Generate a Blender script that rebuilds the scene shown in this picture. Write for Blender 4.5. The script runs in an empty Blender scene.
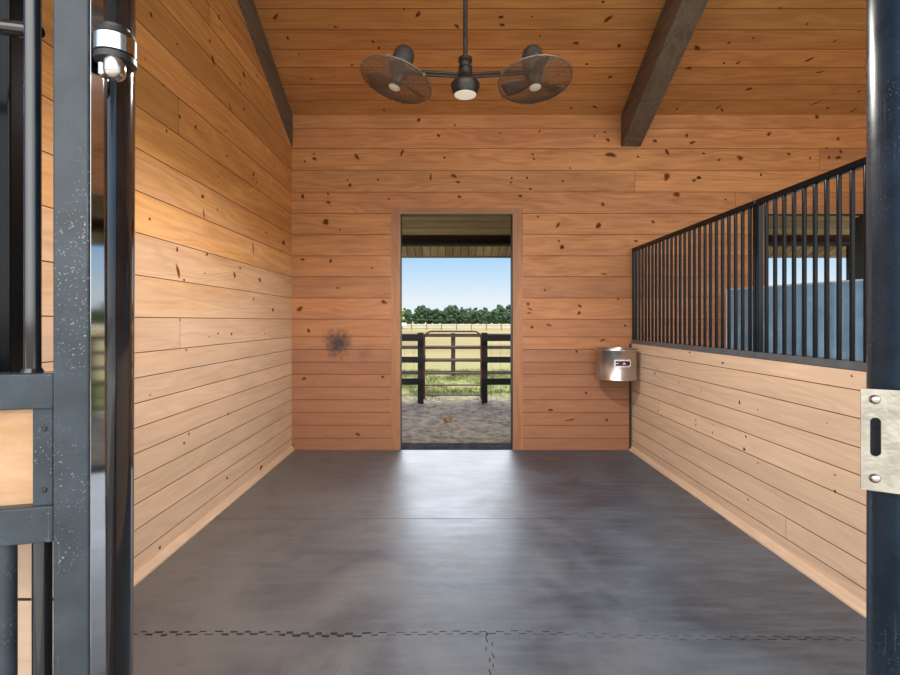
import bpy, bmesh, math, random
from mathutils import Vector, Matrix, noise
random.seed(7)
S = bpy.context.scene
COL = S.collection
PI = math.pi

# ------------------------------------------------------------------ camera
CX, CY, F, H = 446.5, 321.0, 485.0, 1.385
YB = 5.2                      # face of the back wall
XL, XR = -1.66, 1.985         # faces of the side walls
ZC = 3.594                    # ceiling height at the back wall
SL = 0.5                      # roof slope
cd = bpy.data.cameras.new('camera'); cam = bpy.data.objects.new('camera', cd); COL.objects.link(cam)
cam.location = (0, 0, H); cam.rotation_euler = (PI/2, 0, 0)
cd.sensor_width = 36; cd.lens = F/900*36
cd.shift_x = (450-CX)/900; cd.shift_y = -(337.5-CY)/900
cd.clip_start = 0.05; cd.clip_end = 5000
S.camera = cam

def ray(x, y): return Vector(((x-CX)/F, 1.0, (CY-y)/F))
def at(x, y, Y):
    r = ray(x, y)*Y
    return Vector((r.x, Y, H+r.z))

# ------------------------------------------------------------------ mesh builder
class MB:
    def __init__(s):
        s.bm = bmesh.new(); s.uv = s.bm.loops.layers.uv.new('UVMap'); s.rnd = s.bm.faces.layers.float.new('rnd')
    def face(s, pts, mi=0, uvs=None, rnd=0.0):
        vs = [s.bm.verts.new(p) for p in pts]
        f = s.bm.faces.new(vs); f.material_index = mi; f[s.rnd] = rnd
        if uvs:
            for l, u in zip(f.loops, uvs): l[s.uv].uv = u
        return f
    def box(s, x0, x1, y0, y1, z0, z1, bev=0.0, mi=0, rnd=0.0, seg=2, M=None):
        r = bmesh.ops.create_cube(s.bm, size=1.0)
        vs = r['verts']
        for v in vs:
            v.co = Vector((x0+(v.co.x+.5)*(x1-x0), y0+(v.co.y+.5)*(y1-y0), z0+(v.co.z+.5)*(z1-z0)))
        fs = set(f for v in vs for f in v.link_faces)
        for f in fs: f.material_index = mi; f[s.rnd] = rnd
        if bev > 0:
            s.bev = True
            es = list(set(e for v in vs for e in v.link_edges))
            rr = bmesh.ops.bevel(s.bm, geom=es, offset=bev, segments=seg, profile=0.5, affect='EDGES', clamp_overlap=True)
            vs = list(set(v for f in rr['faces'] for v in f.verts) | set(v for v in vs if v.is_valid))
            for f in set(f for v in vs for f in v.link_faces): f.material_index = mi; f[s.rnd] = rnd
        if M is not None:
            for v in vs: v.co = M @ v.co
        return vs
    def sweep(s, pts, r, n=12, closed=False, mi=0, caps=True):
        pts = [Vector(p) for p in pts]; N = len(pts)
        rs = r if isinstance(r, (list, tuple)) else [r]*N
        rings = []; up = None
        for i, p in enumerate(pts):
            if closed: t = (pts[(i+1) % N]-pts[i-1]).normalized()
            else: t = (pts[min(i+1, N-1)]-pts[max(i-1, 0)]).normalized()
            if up is None:
                up = Vector((0, 0, 1)) if abs(t.z) < .9 else Vector((1, 0, 0))
            a = t.cross(up)
            if a.length < 1e-6: up = Vector((1, 0, 0)); a = t.cross(up)
            a.normalize(); b = a.cross(t).normalized(); up = b
            rings.append([s.bm.verts.new(p+(a*math.cos(2*PI*k/n)+b*math.sin(2*PI*k/n))*rs[i]) for k in range(n)])
        M = N if closed else N-1
        for i in range(M):
            A, B = rings[i], rings[(i+1) % N]
            for k in range(n):
                f = s.bm.faces.new((A[k], A[(k+1) % n], B[(k+1) % n], B[k])); f.material_index = mi; f.smooth = True
        if caps and not closed:
            f = s.bm.faces.new(rings[0][::-1]); f.material_index = mi
            f = s.bm.faces.new(rings[-1]); f.material_index = mi
    def cyl(s, p0, p1, r, n=16, mi=0): s.sweep([p0, p1], r, n, mi=mi)
    def lathe(s, prof, c=(0, 0, 0), n=32, M=None, mi=0):
        c = Vector(c); rings = []
        for r, z in prof:
            if r < 1e-6: ring = [s.bm.verts.new(Vector((0, 0, z)))]
            else: ring = [s.bm.verts.new(Vector((r*math.cos(2*PI*k/n), r*math.sin(2*PI*k/n), z))) for k in range(n)]
            rings.append(ring)
        for A, B in zip(rings, rings[1:]):
            for k in range(n):
                k2 = (k+1) % n
                if len(A) == 1 and len(B) == 1: continue
                if len(A) == 1: f = s.bm.faces.new((A[0], B[k2], B[k]))
                elif len(B) == 1: f = s.bm.faces.new((A[k], A[k2], B[0]))
                else: f = s.bm.faces.new((A[k], A[k2], B[k2], B[k]))
                f.material_index = mi; f.smooth = True
        for ring in rings:
            for v in ring:
                if M is not None: v.co = M @ v.co
                v.co += c
    def prism(s, outline, z0, z1, mi=0):
        lo = [s.bm.verts.new((x, y, z0)) for x, y in outline]; hi = [s.bm.verts.new((x, y, z1)) for x, y in outline]
        n = len(outline)
        s.bm.faces.new(hi).material_index = mi; s.bm.faces.new(lo[::-1]).material_index = mi
        for i in range(n):
            s.bm.faces.new((lo[i], lo[(i+1) % n], hi[(i+1) % n], hi[i])).material_index = mi
    def build(s, name, mats, parent=None, origin=None, angle=35, normals=True):
        if normals: bmesh.ops.recalc_face_normals(s.bm, faces=s.bm.faces[:])
        o0 = Vector((0, 0, 0))
        p = parent
        while p is not None: o0 += p.location; p = p.parent
        loc = Vector((0, 0, 0))
        if origin is not None: loc = Vector(origin)-o0; o0 = Vector(origin)
        if o0.length: bmesh.ops.translate(s.bm, verts=s.bm.verts[:], vec=-o0)
        me = bpy.data.meshes.new(name); s.bm.to_mesh(me); s.bm.free()
        for p in me.polygons: p.use_smooth = True
        me.set_sharp_from_angle(angle=math.radians(angle))
        for m in (mats if isinstance(mats, (list, tuple)) else [mats]): me.materials.append(m)
        o = bpy.data.objects.new(name, me); COL.objects.link(o); o.location = loc
        if parent is not None: o.parent = parent
        if getattr(s, 'bev', False):
            wn = o.modifiers.new('flat_faces', 'WEIGHTED_NORMAL'); wn.keep_sharp = True; wn.weight = 100
        return o

def thing(name, loc, label, cat, group=None):
    o = bpy.data.objects.new(name, None); COL.objects.link(o); o.location = loc; o.empty_display_size = .1
    return tag(o, label, cat, group)
def tag(o, label, cat, group=None, kind=None):
    o['label'] = label; o['category'] = cat
    if group: o['group'] = group
    if kind: o['kind'] = kind
    return o
def struct(o, label=None, cat=None):
    o['kind'] = 'structure'
    if label: o['label'] = label
    if cat: o['category'] = cat
    return o

# ------------------------------------------------------------------ materials
def newmat(name):
    m = bpy.data.materials.new(name); m.use_nodes = True
    nt = m.node_tree; b = nt.nodes['Principled BSDF']
    return m, nt, b
def N(nt, t, **kw):
    n = nt.nodes.new(t)
    for k, v in kw.items():
        if k in n.inputs: n.inputs[k].default_value = v
        else: setattr(n, k, v)
    return n
def L(nt, a, b): nt.links.new(a, b)
def math_(nt, op, a, b=None, clamp=False):
    n = nt.nodes.new('ShaderNodeMath'); n.operation = op; n.use_clamp = clamp
    for i, v in enumerate((a, b)):
        if v is None: continue
        if isinstance(v, (int, float)): n.inputs[i].default_value = v
        else: nt.links.new(v, n.inputs[i])
    return n.outputs[0]
def mixc(nt, fac, a, b, blend='MIX'):
    n = nt.nodes.new('ShaderNodeMix'); n.data_type = 'RGBA'; n.blend_type = blend
    for i, v in ((0, fac), (6, a), (7, b)):
        if isinstance(v, (int, float)): n.inputs[i].default_value = v
        elif isinstance(v, tuple): n.inputs[i].default_value = (*v, 1) if len(v) == 3 else v
        else: nt.links.new(v, n.inputs[i])
    return n.outputs[2]
def ramp(nt, fac, stops, interp='LINEAR'):
    n = nt.nodes.new('ShaderNodeValToRGB'); n.color_ramp.interpolation = interp
    e = n.color_ramp.elements
    while len(e) < len(stops): e.new(.5)
    for el, (p, c) in zip(e, stops):
        el.position = p; el.color = (c, c, c, 1) if isinstance(c, (int, float)) else (*c, 1)
    nt.links.new(fac, n.inputs[0]); return n.outputs[0]
def maprange(nt, v, a, b, c=0.0, d=1.0):
    n = nt.nodes.new('ShaderNodeMapRange'); n.clamp = True
    nt.links.new(v, n.inputs[0])
    for i, x in enumerate((a, b, c, d)): n.inputs[i+1].default_value = x
    return n.outputs[0]

def simple(name, col, rough=.5, metal=0.0, coat=0.0, var=0.0, vscale=8.0, bump=0.0, bscale=60.0, spec=None):
    m, nt, b = newmat(name)
    b.inputs['Base Color'].default_value = (*col, 1); b.inputs['Roughness'].default_value = rough; b.inputs['Metallic'].default_value = metal
    b.inputs['Coat Weight'].default_value = coat; b.inputs['Coat Roughness'].default_value = .08
    if spec is not None: b.inputs['Specular IOR Level'].default_value = spec
    tc = N(nt, 'ShaderNodeTexCoord')
    if var:
        n = N(nt, 'ShaderNodeTexNoise', Scale=vscale, Detail=6.0); L(nt, tc.outputs['Object'], n.inputs['Vector'])
        c = mixc(nt, maprange(nt, n.outputs[0], .3, .7), tuple(x*(1-var) for x in col), tuple(min(1, x*(1+var)) for x in col))
        L(nt, c, b.inputs['Base Color'])
        L(nt, maprange(nt, n.outputs[0], .3, .7, max(.03, rough*(1-var)), min(1, rough*(1+var))), b.inputs['Roughness'])
    if bump:
        n = N(nt, 'ShaderNodeTexNoise', Scale=bscale, Detail=4.0); L(nt, tc.outputs['Object'], n.inputs['Vector'])
        bp = N(nt, 'ShaderNodeBump', Strength=bump, Distance=.01); L(nt, n.outputs[0], bp.inputs['Height']); L(nt, bp.outputs[0], b.inputs['Normal'])
    return m

def wood(name, light, dark, worn=None, wz=(1.3, 2.1), rough=.5, stain=None, src='UV', sat_var=.25, axis='x', scale=1.0, wornmax=1.0):
    """boards: u runs along the grain, v across, 'rnd' differs from board to board"""
    m, nt, b = newmat(name)
    tc = N(nt, 'ShaderNodeTexCoord'); geo = N(nt, 'ShaderNodeNewGeometry')
    at_ = N(nt, 'ShaderNodeAttribute', attribute_name='rnd'); rnd = at_.outputs['Fac']
    sep = N(nt, 'ShaderNodeSeparateXYZ')
    L(nt, tc.outputs['UV' if src == 'UV' else 'Object'], sep.inputs[0])
    if src == 'UV': u, v = sep.outputs[0], sep.outputs[1]; w = None
    else:
        i = 'xyz'.index(axis); u = sep.outputs[i]; v = sep.outputs[(i+1) % 3]; w = sep.outputs[(i+2) % 3]
    roff = math_(nt, 'MULTIPLY', rnd, 91.7)
    def vec(su, sv, add=0.0):
        c = N(nt, 'ShaderNodeCombineXYZ')
        L(nt, math_(nt, 'ADD', math_(nt, 'MULTIPLY', u, su*scale), roff), c.inputs[0])
        L(nt, math_(nt, 'MULTIPLY', v, sv*scale), c.inputs[1])
        if w is not None: L(nt, math_(nt, 'ADD', math_(nt, 'MULTIPLY', w, sv*scale), roff), c.inputs[2])
        else: L(nt, math_(nt, 'ADD', roff, add), c.inputs[2])
        return c.outputs[0]
    warp = N(nt, 'ShaderNodeTexNoise', Scale=1.0, Detail=2.0); L(nt, vec(.9, 5), warp.inputs['Vector'])
    # cathedral rings
    vv = N(nt, 'ShaderNodeVectorMath', operation='ADD'); L(nt, vec(.22, 5.0), vv.inputs[0])
    sc = N(nt, 'ShaderNodeVectorMath', operation='SCALE'); L(nt, warp.outputs['Color'], sc.inputs[0]); sc.inputs['Scale'].default_value = 1.6
    L(nt, sc.outputs[0], vv.inputs[1])
    big = N(nt, 'ShaderNodeTexNoise', Scale=.8, Detail=1.5); L(nt, vv.outputs[0], big.inputs['Vector'])
    rings = math_(nt, 'PINGPONG', math_(nt, 'MULTIPLY', big.outputs[0], 17.0), 1.0)
    fine = N(nt, 'ShaderNodeTexNoise', Scale=1.0, Detail=5.0, Roughness=.65); L(nt, vec(2.2, 75, 3.0), fine.inputs['Vector'])
    blot = N(nt, 'ShaderNodeTexNoise', Scale=1.0, Detail=3.0); L(nt, vec(1.3, 6, 9.0), blot.inputs['Vector'])
    t = math_(nt, 'ADD', math_(nt, 'MULTIPLY', rings, .30), math_(nt, 'MULTIPLY', maprange(nt, fine.outputs[0], .3, .7), .38))
    t = math_(nt, 'ADD', t, math_(nt, 'MULTIPLY', maprange(nt, blot.outputs[0], .3, .7), .32))
    colr = mixc(nt, maprange(nt, t, .18, .82), dark, light)
    # a little redder or yellower board by board
    wn = N(nt, 'ShaderNodeTexWhiteNoise', noise_dimensions='1D'); L(nt, math_(nt, 'MULTIPLY', rnd, 517.3), wn.inputs['W'])
    hsv = N(nt, 'ShaderNodeHueSaturation'); L(nt, colr, hsv.inputs['Color'])
    L(nt, maprange(nt, wn.outputs['Value'], 0, 1, .4965, .5035), hsv.inputs['Hue'])
    L(nt, maprange(nt, rnd, 0, 1, 1-sat_var*.75, 1+sat_var*.7), hsv.inputs['Value'])
    c = hsv.outputs[0]
    if worn:
        sp = N(nt, 'ShaderNodeSeparateXYZ'); L(nt, geo.outputs['Position'], sp.inputs[0])
        wob = N(nt, 'ShaderNodeTexNoise', Scale=1.0, Detail=4.0); L(nt, vec(1.0, 7, 21.0), wob.inputs['Vector'])
        zz = math_(nt, 'ADD', sp.outputs[2], math_(nt, 'MULTIPLY', math_(nt, 'SUBTRACT', wob.outputs[0], .5), 1.1))
        zz = math_(nt, 'ADD', zz, math_(nt, 'MULTIPLY', math_(nt, 'SUBTRACT', rnd, .5), .5))
        wf = maprange(nt, zz, wz[1], wz[0], 0.0, wornmax)
        wc = mixc(nt, maprange(nt, t, .1, .9), tuple(x*.74 for x in worn), worn)
        hv = N(nt, 'ShaderNodeHueSaturation'); L(nt, wc, hv.inputs['Color']); L(nt, maprange(nt, rnd, 0, 1, .9, 1.1), hv.inputs['Value'])
        c = mixc(nt, wf, c, hv.outputs[0])
    if stain:
        for (sx, sz, sr, amt, colr2) in stain:
            sp = N(nt, 'ShaderNodeSeparateXYZ'); L(nt, geo.outputs['Position'], sp.inputs[0])
            dx = math_(nt, 'SUBTRACT', sp.outputs[0], sx); dz = math_(nt, 'SUBTRACT', sp.outputs[2], sz)
            d = math_(nt, 'SQRT', math_(nt, 'ADD', math_(nt, 'MULTIPLY', dx, dx), math_(nt, 'MULTIPLY', dz, dz)))
            nz = N(nt, 'ShaderNodeTexNoise', Scale=22.0, Detail=5.0); L(nt, geo.outputs['Position'], nz.inputs['Vector'])
            d = math_(nt, 'ADD', d, math_(nt, 'MULTIPLY', math_(nt, 'SUBTRACT', nz.outputs[0], .5), sr*1.3))
            c = mixc(nt, maprange(nt, d, sr*1.1, sr*.25, 0, amt), c, colr2)
    L(nt, c, b.inputs['Base Color'])
    L(nt, maprange(nt, t, 0, 1, rough+.1, rough-.06), b.inputs['Roughness'])
    b.inputs['Specular IOR Level'].default_value = .35
    bp = N(nt, 'ShaderNodeBump', Strength=.25, Distance=.002); L(nt, t, bp.inputs['Height']); L(nt, bp.outputs[0], b.inputs['Normal'])
    return m

ORL, ORD = (.66, .335, .105), (.44, .195, .055)
M_left = wood('pine_left', ORL, ORD, worn=(.72, .49, .33), wz=(1.15, 2.35), rough=.5)
sx = at(338, 343, YB)
M_back = wood('pine_back', (.55, .245, .085), (.33, .13, .043), worn=(.35, .155, .082), wz=(.9, 2.4), rough=.5,
              stain=[(sx.x, sx.z, .165, .92, (.03, .026, .032)), (at(365, 352, YB).x, at(365, 352, YB).z, .10, .35, (.08, .06, .06))])
M_right = wood('pine_right', ORL, ORD, worn=(.76, .55, .39), wz=(1.9, 2.6), rough=.5)
M_ceil = wood('pine_ceiling', (.60, .285, .088), (.42, .17, .05), rough=.5)
M_trim = wood('pine_casing', (.47, .225, .115), (.34, .15, .07), src='OBJ', axis='z', rough=.5)
M_gap = simple('groove_gap', (.085, .036, .015), .9)  # dark brown of the plank grooves and the wall backing
M_knot = simple('pine_knot', (.12, .040, .013), .8, spec=.05, var=.5, vscale=40)
M_knotring = simple('pine_knot_ring', (.34, .14, .05), .7, spec=.1, var=.3, vscale=40)
M_beam = wood('weathered_timber', (.235, .185, .13), (.125, .095, .068), src='OBJ', axis='y', rough=.75)
M_porch = wood('porch_soffit', (.62, .47, .25), (.42, .31, .155), rough=.7, sat_var=.5)
M_dkfence = wood('dark_painted_boards', (.014, .011, .010), (.007, .006, .005), src='OBJ', axis='x', rough=.7)
M_brfence = wood('brown_painted_boards', (.055, .030, .022), (.03, .018, .014), src='OBJ', axis='x', rough=.75)
M_bar = simple('grille_black_paint', (.006, .007, .009), .16, coat=0, spec=.16)
M_sill = simple('grille_sill_paint', (.085, .095, .11), .38, var=.2, vscale=18)
M_rail = simple('gloss_black_paint', (.010, .011, .013), .10, coat=.6, var=.35, vscale=25)

def scuffed(name, col, rough, scr=(.30, .33, .36)):
    m, nt, b = newmat(name)
    tc = N(nt, 'ShaderNodeTexCoord')
    a = N(nt, 'ShaderNodeTexNoise', Scale=14.0, Detail=6.0); L(nt, tc.outputs['Object'], a.inputs['Vector'])
    base = mixc(nt, maprange(nt, a.outputs[0], .35, .7), tuple(x*.8 for x in col), tuple(x*1.3 for x in col))
    mp = N(nt, 'ShaderNodeMapping'); mp.inputs['Scale'].default_value = (260, 260, 5); L(nt, tc.outputs['Object'], mp.inputs[0])
    s1 = N(nt, 'ShaderNodeTexNoise', Scale=1.0, Detail=2.0); L(nt, mp.outputs[0], s1.inputs['Vector'])
    sp_ = N(nt, 'ShaderNodeTexNoise', Scale=300.0, Detail=1.5); L(nt, tc.outputs['Object'], sp_.inputs['Vector'])
    area = N(nt, 'ShaderNodeTexNoise', Scale=9.0, Detail=2.0); L(nt, tc.outputs['Object'], area.inputs['Vector'])
    ar = maprange(nt, area.outputs[0], .48, .66)
    f1 = math_(nt, 'MULTIPLY', maprange(nt, s1.outputs[0], .66, .74, 0, .55), ar)
    f2 = math_(nt, 'MULTIPLY', maprange(nt, sp_.outputs[0], .64, .70, 0, .9), ar)
    L(nt, mixc(nt, math_(nt, 'MAXIMUM', f1, f2), base, scr), b.inputs['Base Color'])
    L(nt, maprange(nt, a.outputs[0], .3, .7, rough*.75, rough*1.3), b.inputs['Roughness'])
    b.inputs['Coat Weight'].default_value = .0; b.inputs['Specular IOR Level'].default_value = .25
    return m
M_strip = simple('polished_edge', (.46, .48, .50), .07, metal=1.0)
M_stile = scuffed('scuffed_black_paint', (.035, .045, .055), .22)
M_post = scuffed('post_black_paint', (.014, .026, .042), .28, (.14, .17, .2))
M_chrome = simple('chrome', (.50, .47, .43), .14, metal=1.0, var=.1, vscale=50)
M_zinc = simple('zinc_plate', (.36, .34, .285), .38, metal=.85, var=.22, vscale=26, bump=.15, bscale=90)
M_black = simple('black_iron', (.012, .011, .011), .4)
M_hole = simple('slot_dark', (.004, .004, .005), .8)
M_bronze = simple('oil_rubbed_bronze', (.045, .04, .034), .38, metal=.5, var=.3, vscale=30)
M_wire = simple('cage_wire', (.16, .11, .075), .45, metal=.4)
M_rim = simple('cage_rim', (.26, .21, .17), .35, metal=.7)
M_blade = simple('fan_blade', (.20, .15, .115), .4, metal=.6)
M_lens = simple('frosted_glass', (.5, .45, .38), .5)
M_lens.node_tree.nodes['Principled BSDF'].inputs['Emission Color'].default_value = (1, .88, .70, 1)
M_lens.node_tree.nodes['Principled BSDF'].inputs['Emission Strength'].default_value = .38
M_badge = simple('cream_badge', (.8, .76, .66), .4)
M_dust = simple('dusty_motor', (.045, .042, .04), .55, var=.3, vscale=20)
M_blue = simple('blue_door_paint', (.21, .40, .60), .25, var=.18, vscale=5, coat=.3)
M_bluerim = simple('pale_door_edge', (.55, .66, .74), .4)
M_pvc = simple('black_pipe', (.014, .013, .012), .45)
M_white = simple('white_vehicle_paint', (.8, .8, .8), .3, coat=.4)
M_glass = simple('dark_vehicle_glass', (.02, .025, .03), .08)
M_tyre = simple('tyre_rubber', (.02, .02, .02), .8)
M_concrete = simple('aisle_concrete', (.50, .47, .43), .7, var=.15, vscale=3, bump=.2)
M_sub = simple('packed_base', (.20, .085, .028), .95, var=.4, vscale=18, bump=.5)
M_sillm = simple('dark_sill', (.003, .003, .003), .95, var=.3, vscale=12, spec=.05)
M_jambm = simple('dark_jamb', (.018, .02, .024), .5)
M_roof = simple('roof_metal', (.35, .36, .37), .5)

# brushed stainless drum
m, nt, b = newmat('stainless_drum'); M_steel = m
tc = N(nt, 'ShaderNodeTexCoord'); mp = N(nt, 'ShaderNodeMapping'); mp.inputs['Scale'].default_value = (6, 6, 160); L(nt, tc.outputs['Object'], mp.inputs[0])
n1 = N(nt, 'ShaderNodeTexNoise', Scale=1.0, Detail=3.0); L(nt, mp.outputs[0], n1.inputs['Vector'])
b.inputs['Base Color'].default_value = (.55, .53, .52, 1); b.inputs['Metallic'].default_value = 1
b.inputs['Roughness'].default_value = .30

# rubber mats
m, nt, b = newmat('stall_rubber'); M_mat = m
tc = N(nt, 'ShaderNodeTexCoord'); geo = N(nt, 'ShaderNodeNewGeometry')
n1 = N(nt, 'ShaderNodeTexNoise', Scale=1.6, Detail=7.0, Roughness=.62, Distortion=.6); L(nt, geo.outputs['Position'], n1.inputs['Vector'])
mp = N(nt, 'ShaderNodeMapping'); mp.inputs['Scale'].default_value = (2.0, 14, 1); mp.inputs['Rotation'].default_value = (0, 0, .5); L(nt, geo.outputs['Position'], mp.inputs[0])
n2 = N(nt, 'ShaderNodeTexNoise', Scale=1.3, Detail=6.0, Roughness=.7); L(nt, mp.outputs[0], n2.inputs['Vector'])
n3 = N(nt, 'ShaderNodeTexNoise', Scale=190.0, Detail=2.0); L(nt, geo.outputs['Position'], n3.inputs['Vector'])
n4 = N(nt, 'ShaderNodeTexNoise', Scale=.7, Detail=3.0); L(nt, geo.outputs['Position'], n4.inputs['Vector'])
c = mixc(nt, maprange(nt, n1.outputs[0], .38, .64), (.028, .043, .066), (.072, .100, .140))
c = mixc(nt, maprange(nt, n2.outputs[0], .45, .75, 0, .55), c, (.12, .155, .20))
sp = N(nt, 'ShaderNodeSeparateXYZ'); L(nt, geo.outputs['Position'], sp.inputs[0])
dirt = math_(nt, 'ADD', math_(nt, 'ADD', math_(nt, 'MULTIPLY', sp.outputs[0], -.32), math_(nt, 'MULTIPLY', n1.outputs[0], 1.2)), -.28)
c = mixc(nt, maprange(nt, dirt, .05, .75, 0, .62), c, (.14, .125, .11))
n5 = N(nt, 'ShaderNodeTexNoise', Scale=3.2, Detail=7.0, Roughness=.7); mpp = N(nt, 'ShaderNodeMapping'); mpp.inputs['Location'].default_value = (5, 2, 0); L(nt, geo.outputs['Position'], mpp.inputs[0]); L(nt, mpp.outputs[0], n5.inputs['Vector'])
c = mixc(nt, maprange(nt, n5.outputs[0], .52, .70, 0, .6), c, (.038, .043, .050))
c = mixc(nt, .22, c, n3.outputs[0], 'OVERLAY')
L(nt, c, b.inputs['Base Color'])
L(nt, math_(nt, 'ADD', maprange(nt, n1.outputs[0], .3, .7, .34, .50), math_(nt, 'MULTIPLY', maprange(nt, n2.outputs[0], .4, .7), -.06)), b.inputs['Roughness'])
b.inputs['Specular IOR Level'].default_value = .8
bp = N(nt, 'ShaderNodeBump', Strength=.25, Distance=.002); L(nt, n3.outputs[0], bp.inputs['Height'])
bp2 = N(nt, 'ShaderNodeBump', Strength=.35, Distance=.01); L(nt, n1.outputs[0], bp2.inputs['Height']); L(nt, bp.outputs[0], bp2.inputs['Normal']); L(nt, bp2.outputs[0], b.inputs['Normal'])

# ground outside: trodden dirt, then thin grass, then a dry field
m, nt, b = newmat('paddock_ground'); M_ground = m
geo = N(nt, 'ShaderNodeNewGeometry'); sp = N(nt, 'ShaderNodeSeparateXYZ'); L(nt, geo.outputs['Position'], sp.inputs[0])
n1 = N(nt, 'ShaderNodeTexNoise', Scale=8.0, Detail=9.0, Roughness=.8); L(nt, geo.outputs['Position'], n1.inputs['Vector'])
n2 = N(nt, 'ShaderNodeTexNoise', Scale=1.1, Detail=5.0, Roughness=.6); L(nt, geo.outputs['Position'], n2.inputs['Vector'])
n3 = N(nt, 'ShaderNodeTexNoise', Scale=.09, Detail=6.0); L(nt, geo.outputs['Position'], n3.inputs['Vector'])
dirt = mixc(nt, maprange(nt, n1.outputs[0], .36, .64), (.045, .034, .024), (.27, .21, .15))
grass = mixc(nt, maprange(nt, n1.outputs[0], .3, .7), (.06, .085, .018), (.23, .21, .085))
field = mixc(nt, maprange(nt, n3.outputs[0], .35, .65), (.125, .100, .032), (.19, .150, .062))
yw = math_(nt, 'ADD', sp.outputs[1], math_(nt, 'MULTIPLY', math_(nt, 'SUBTRACT', n2.outputs[0], .5), 3.2))
c = mixc(nt, maprange(nt, yw, 8.7, 9.6), dirt, grass)
c = mixc(nt, maprange(nt, yw, 12.5, 19), c, field)
L(nt, c, b.inputs['Base Color']); b.inputs['Roughness'].default_value = .95; b.inputs['Specular IOR Level'].default_value = .1

m, nt, b = newmat('grass_blades'); M_grass = m
at_ = N(nt, 'ShaderNodeAttribute', attribute_name='rnd')
L(nt, mixc(nt, at_.outputs['Fac'], (.05, .085, .012), (.22, .22, .065)), b.inputs['Base Color']); b.inputs['Roughness'].default_value = .7
def leafmat(name, a, c_):
    m, nt, b = newmat(name)
    tc = N(nt, 'ShaderNodeTexCoord'); n = N(nt, 'ShaderNodeTexNoise', Scale=1.3, Detail=6.0, Roughness=.7); L(nt, tc.outputs['Object'], n.inputs['Vector'])
    L(nt, mixc(nt, maprange(nt, n.outputs[0], .35, .65), a, c_), b.inputs['Base Color']); b.inputs['Roughness'].default_value = .85
    b.inputs['Specular IOR Level'].default_value = .15
    return m
M_leaf = leafmat('tree_foliage', (.011, .030, .016), (.045, .075, .034))
M_leaf2 = leafmat('pale_tree_foliage', (.10, .16, .04), (.28, .32, .10))
M_bark = simple('bark', (.10, .075, .055), .9, var=.3)

# ------------------------------------------------------------------ board walls
def clip_segments(u0, u1, v0, v1, holes):
    """pieces (ua, ub, va, vb) of one board row left over around rectangular holes"""
    out = []
    vs = sorted({v0, v1, *[h for hole in holes for h in (hole[2], hole[3]) if v0 < h < v1]})
    for a, b_ in zip(vs, vs[1:]):
        mid = (a+b_)/2; segs = [(u0, u1)]
        for h in holes:
            if h[2] < mid < h[3]:
                ns = []
                for (p, q) in segs:
                    if h[1] <= p or h[0] >= q: ns.append((p, q)); continue
                    if h[0] > p: ns.append((p, h[0]))
                    if h[1] < q: ns.append((h[1], q))
                segs = ns
        out += [(p, q, a, b_) for p, q in segs]
    return out
def boards(mb, P, u0, u1, lines, holes=(), joints={}, seed=0, rndjoint=0, tone={}, g=.0025, d=.004):
    """P(u, v, depth) -> point; one chamfered plank per row between the heights in lines"""
    R = random.Random(seed)
    for i, (va, vb) in enumerate(zip(lines, lines[1:])):
        js = list(joints.get(i, []))
        if rndjoint and not js and R.random() < .55: js = [u0+(u1-u0)*R.uniform(.12, .88)]
        us = [u0]+sorted(js)+[u1]
        for (a, b_) in zip(us, us[1:]):
            r = R.random()*.75+.12
            if (i, us.index(a)) in tone: r = tone[(i, us.index(a))]
            for (p, q, s_, t_) in clip_segments(a, b_, va, vb, holes):
                gl = g*.55 if (a != u0 and abs(p-a) < 1e-6) else 0
                gr = g*.55 if (b_ != u1 and abs(q-b_) < 1e-6) else 0
                gb = g if abs(s_-va) < 1e-6 else 0
                gt = g if abs(t_-vb) < 1e-6 else 0
                o = [(p, s_), (q, s_), (q, t_), (p, t_)]; n_ = [(p+gl, s_+gb), (q-gr, s_+gb), (q-gr, t_-gt), (p+gl, t_-gt)]
                mb.face([P(x, y, 0) for x, y in n_], 0, n_, r)
                for k, gg in enumerate((gb, gr, gt, gl)):
                    if gg:
                        k2 = (k+1) % 4
                        mb.face([P(*o[k], -d), P(*o[k2], -d), P(*n_[k2], 0), P(*n_[k], 0)], 1)
def knot(mb, P, u, v, ru, rv, ang=0.0, R=random):
    n = 10; ph = R.random()*6
    def loop(k, dep):
        out = []
        for i in range(n):
            t = 2*PI*i/n; w = 1+.22*math.sin(2*t+ph)+.12*math.sin(3*t+ph*2)
            a, b_ = math.cos(t)*ru*k*w, math.sin(t)*rv*k*w
            out.append(P(u+a*math.cos(ang)-b_*math.sin(ang), v+a*math.sin(ang)+b_*math.cos(ang), dep))
        return out
    if max(ru, rv) > .016: mb.face(loop(1.45, .0006), 3)
    mb.face(loop(1.0, .0010), 2)

RK = random.Random(11)
# heights of the plank joints, shared by all the walls
V = [0, .128, .268, .405, .540, .677, .813, .944, 1.080, 1.214, 1.405, 1.632, 1.860, 2.084, 2.313, 2.538, 2.768, 3.000, 3.234, 3.452, 3.600]
V2 = V + [3.83, 4.06, 4.29, 4.52, 4.75, 4.98, 5.21, 5.44, 5.67, 5.9]

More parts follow.
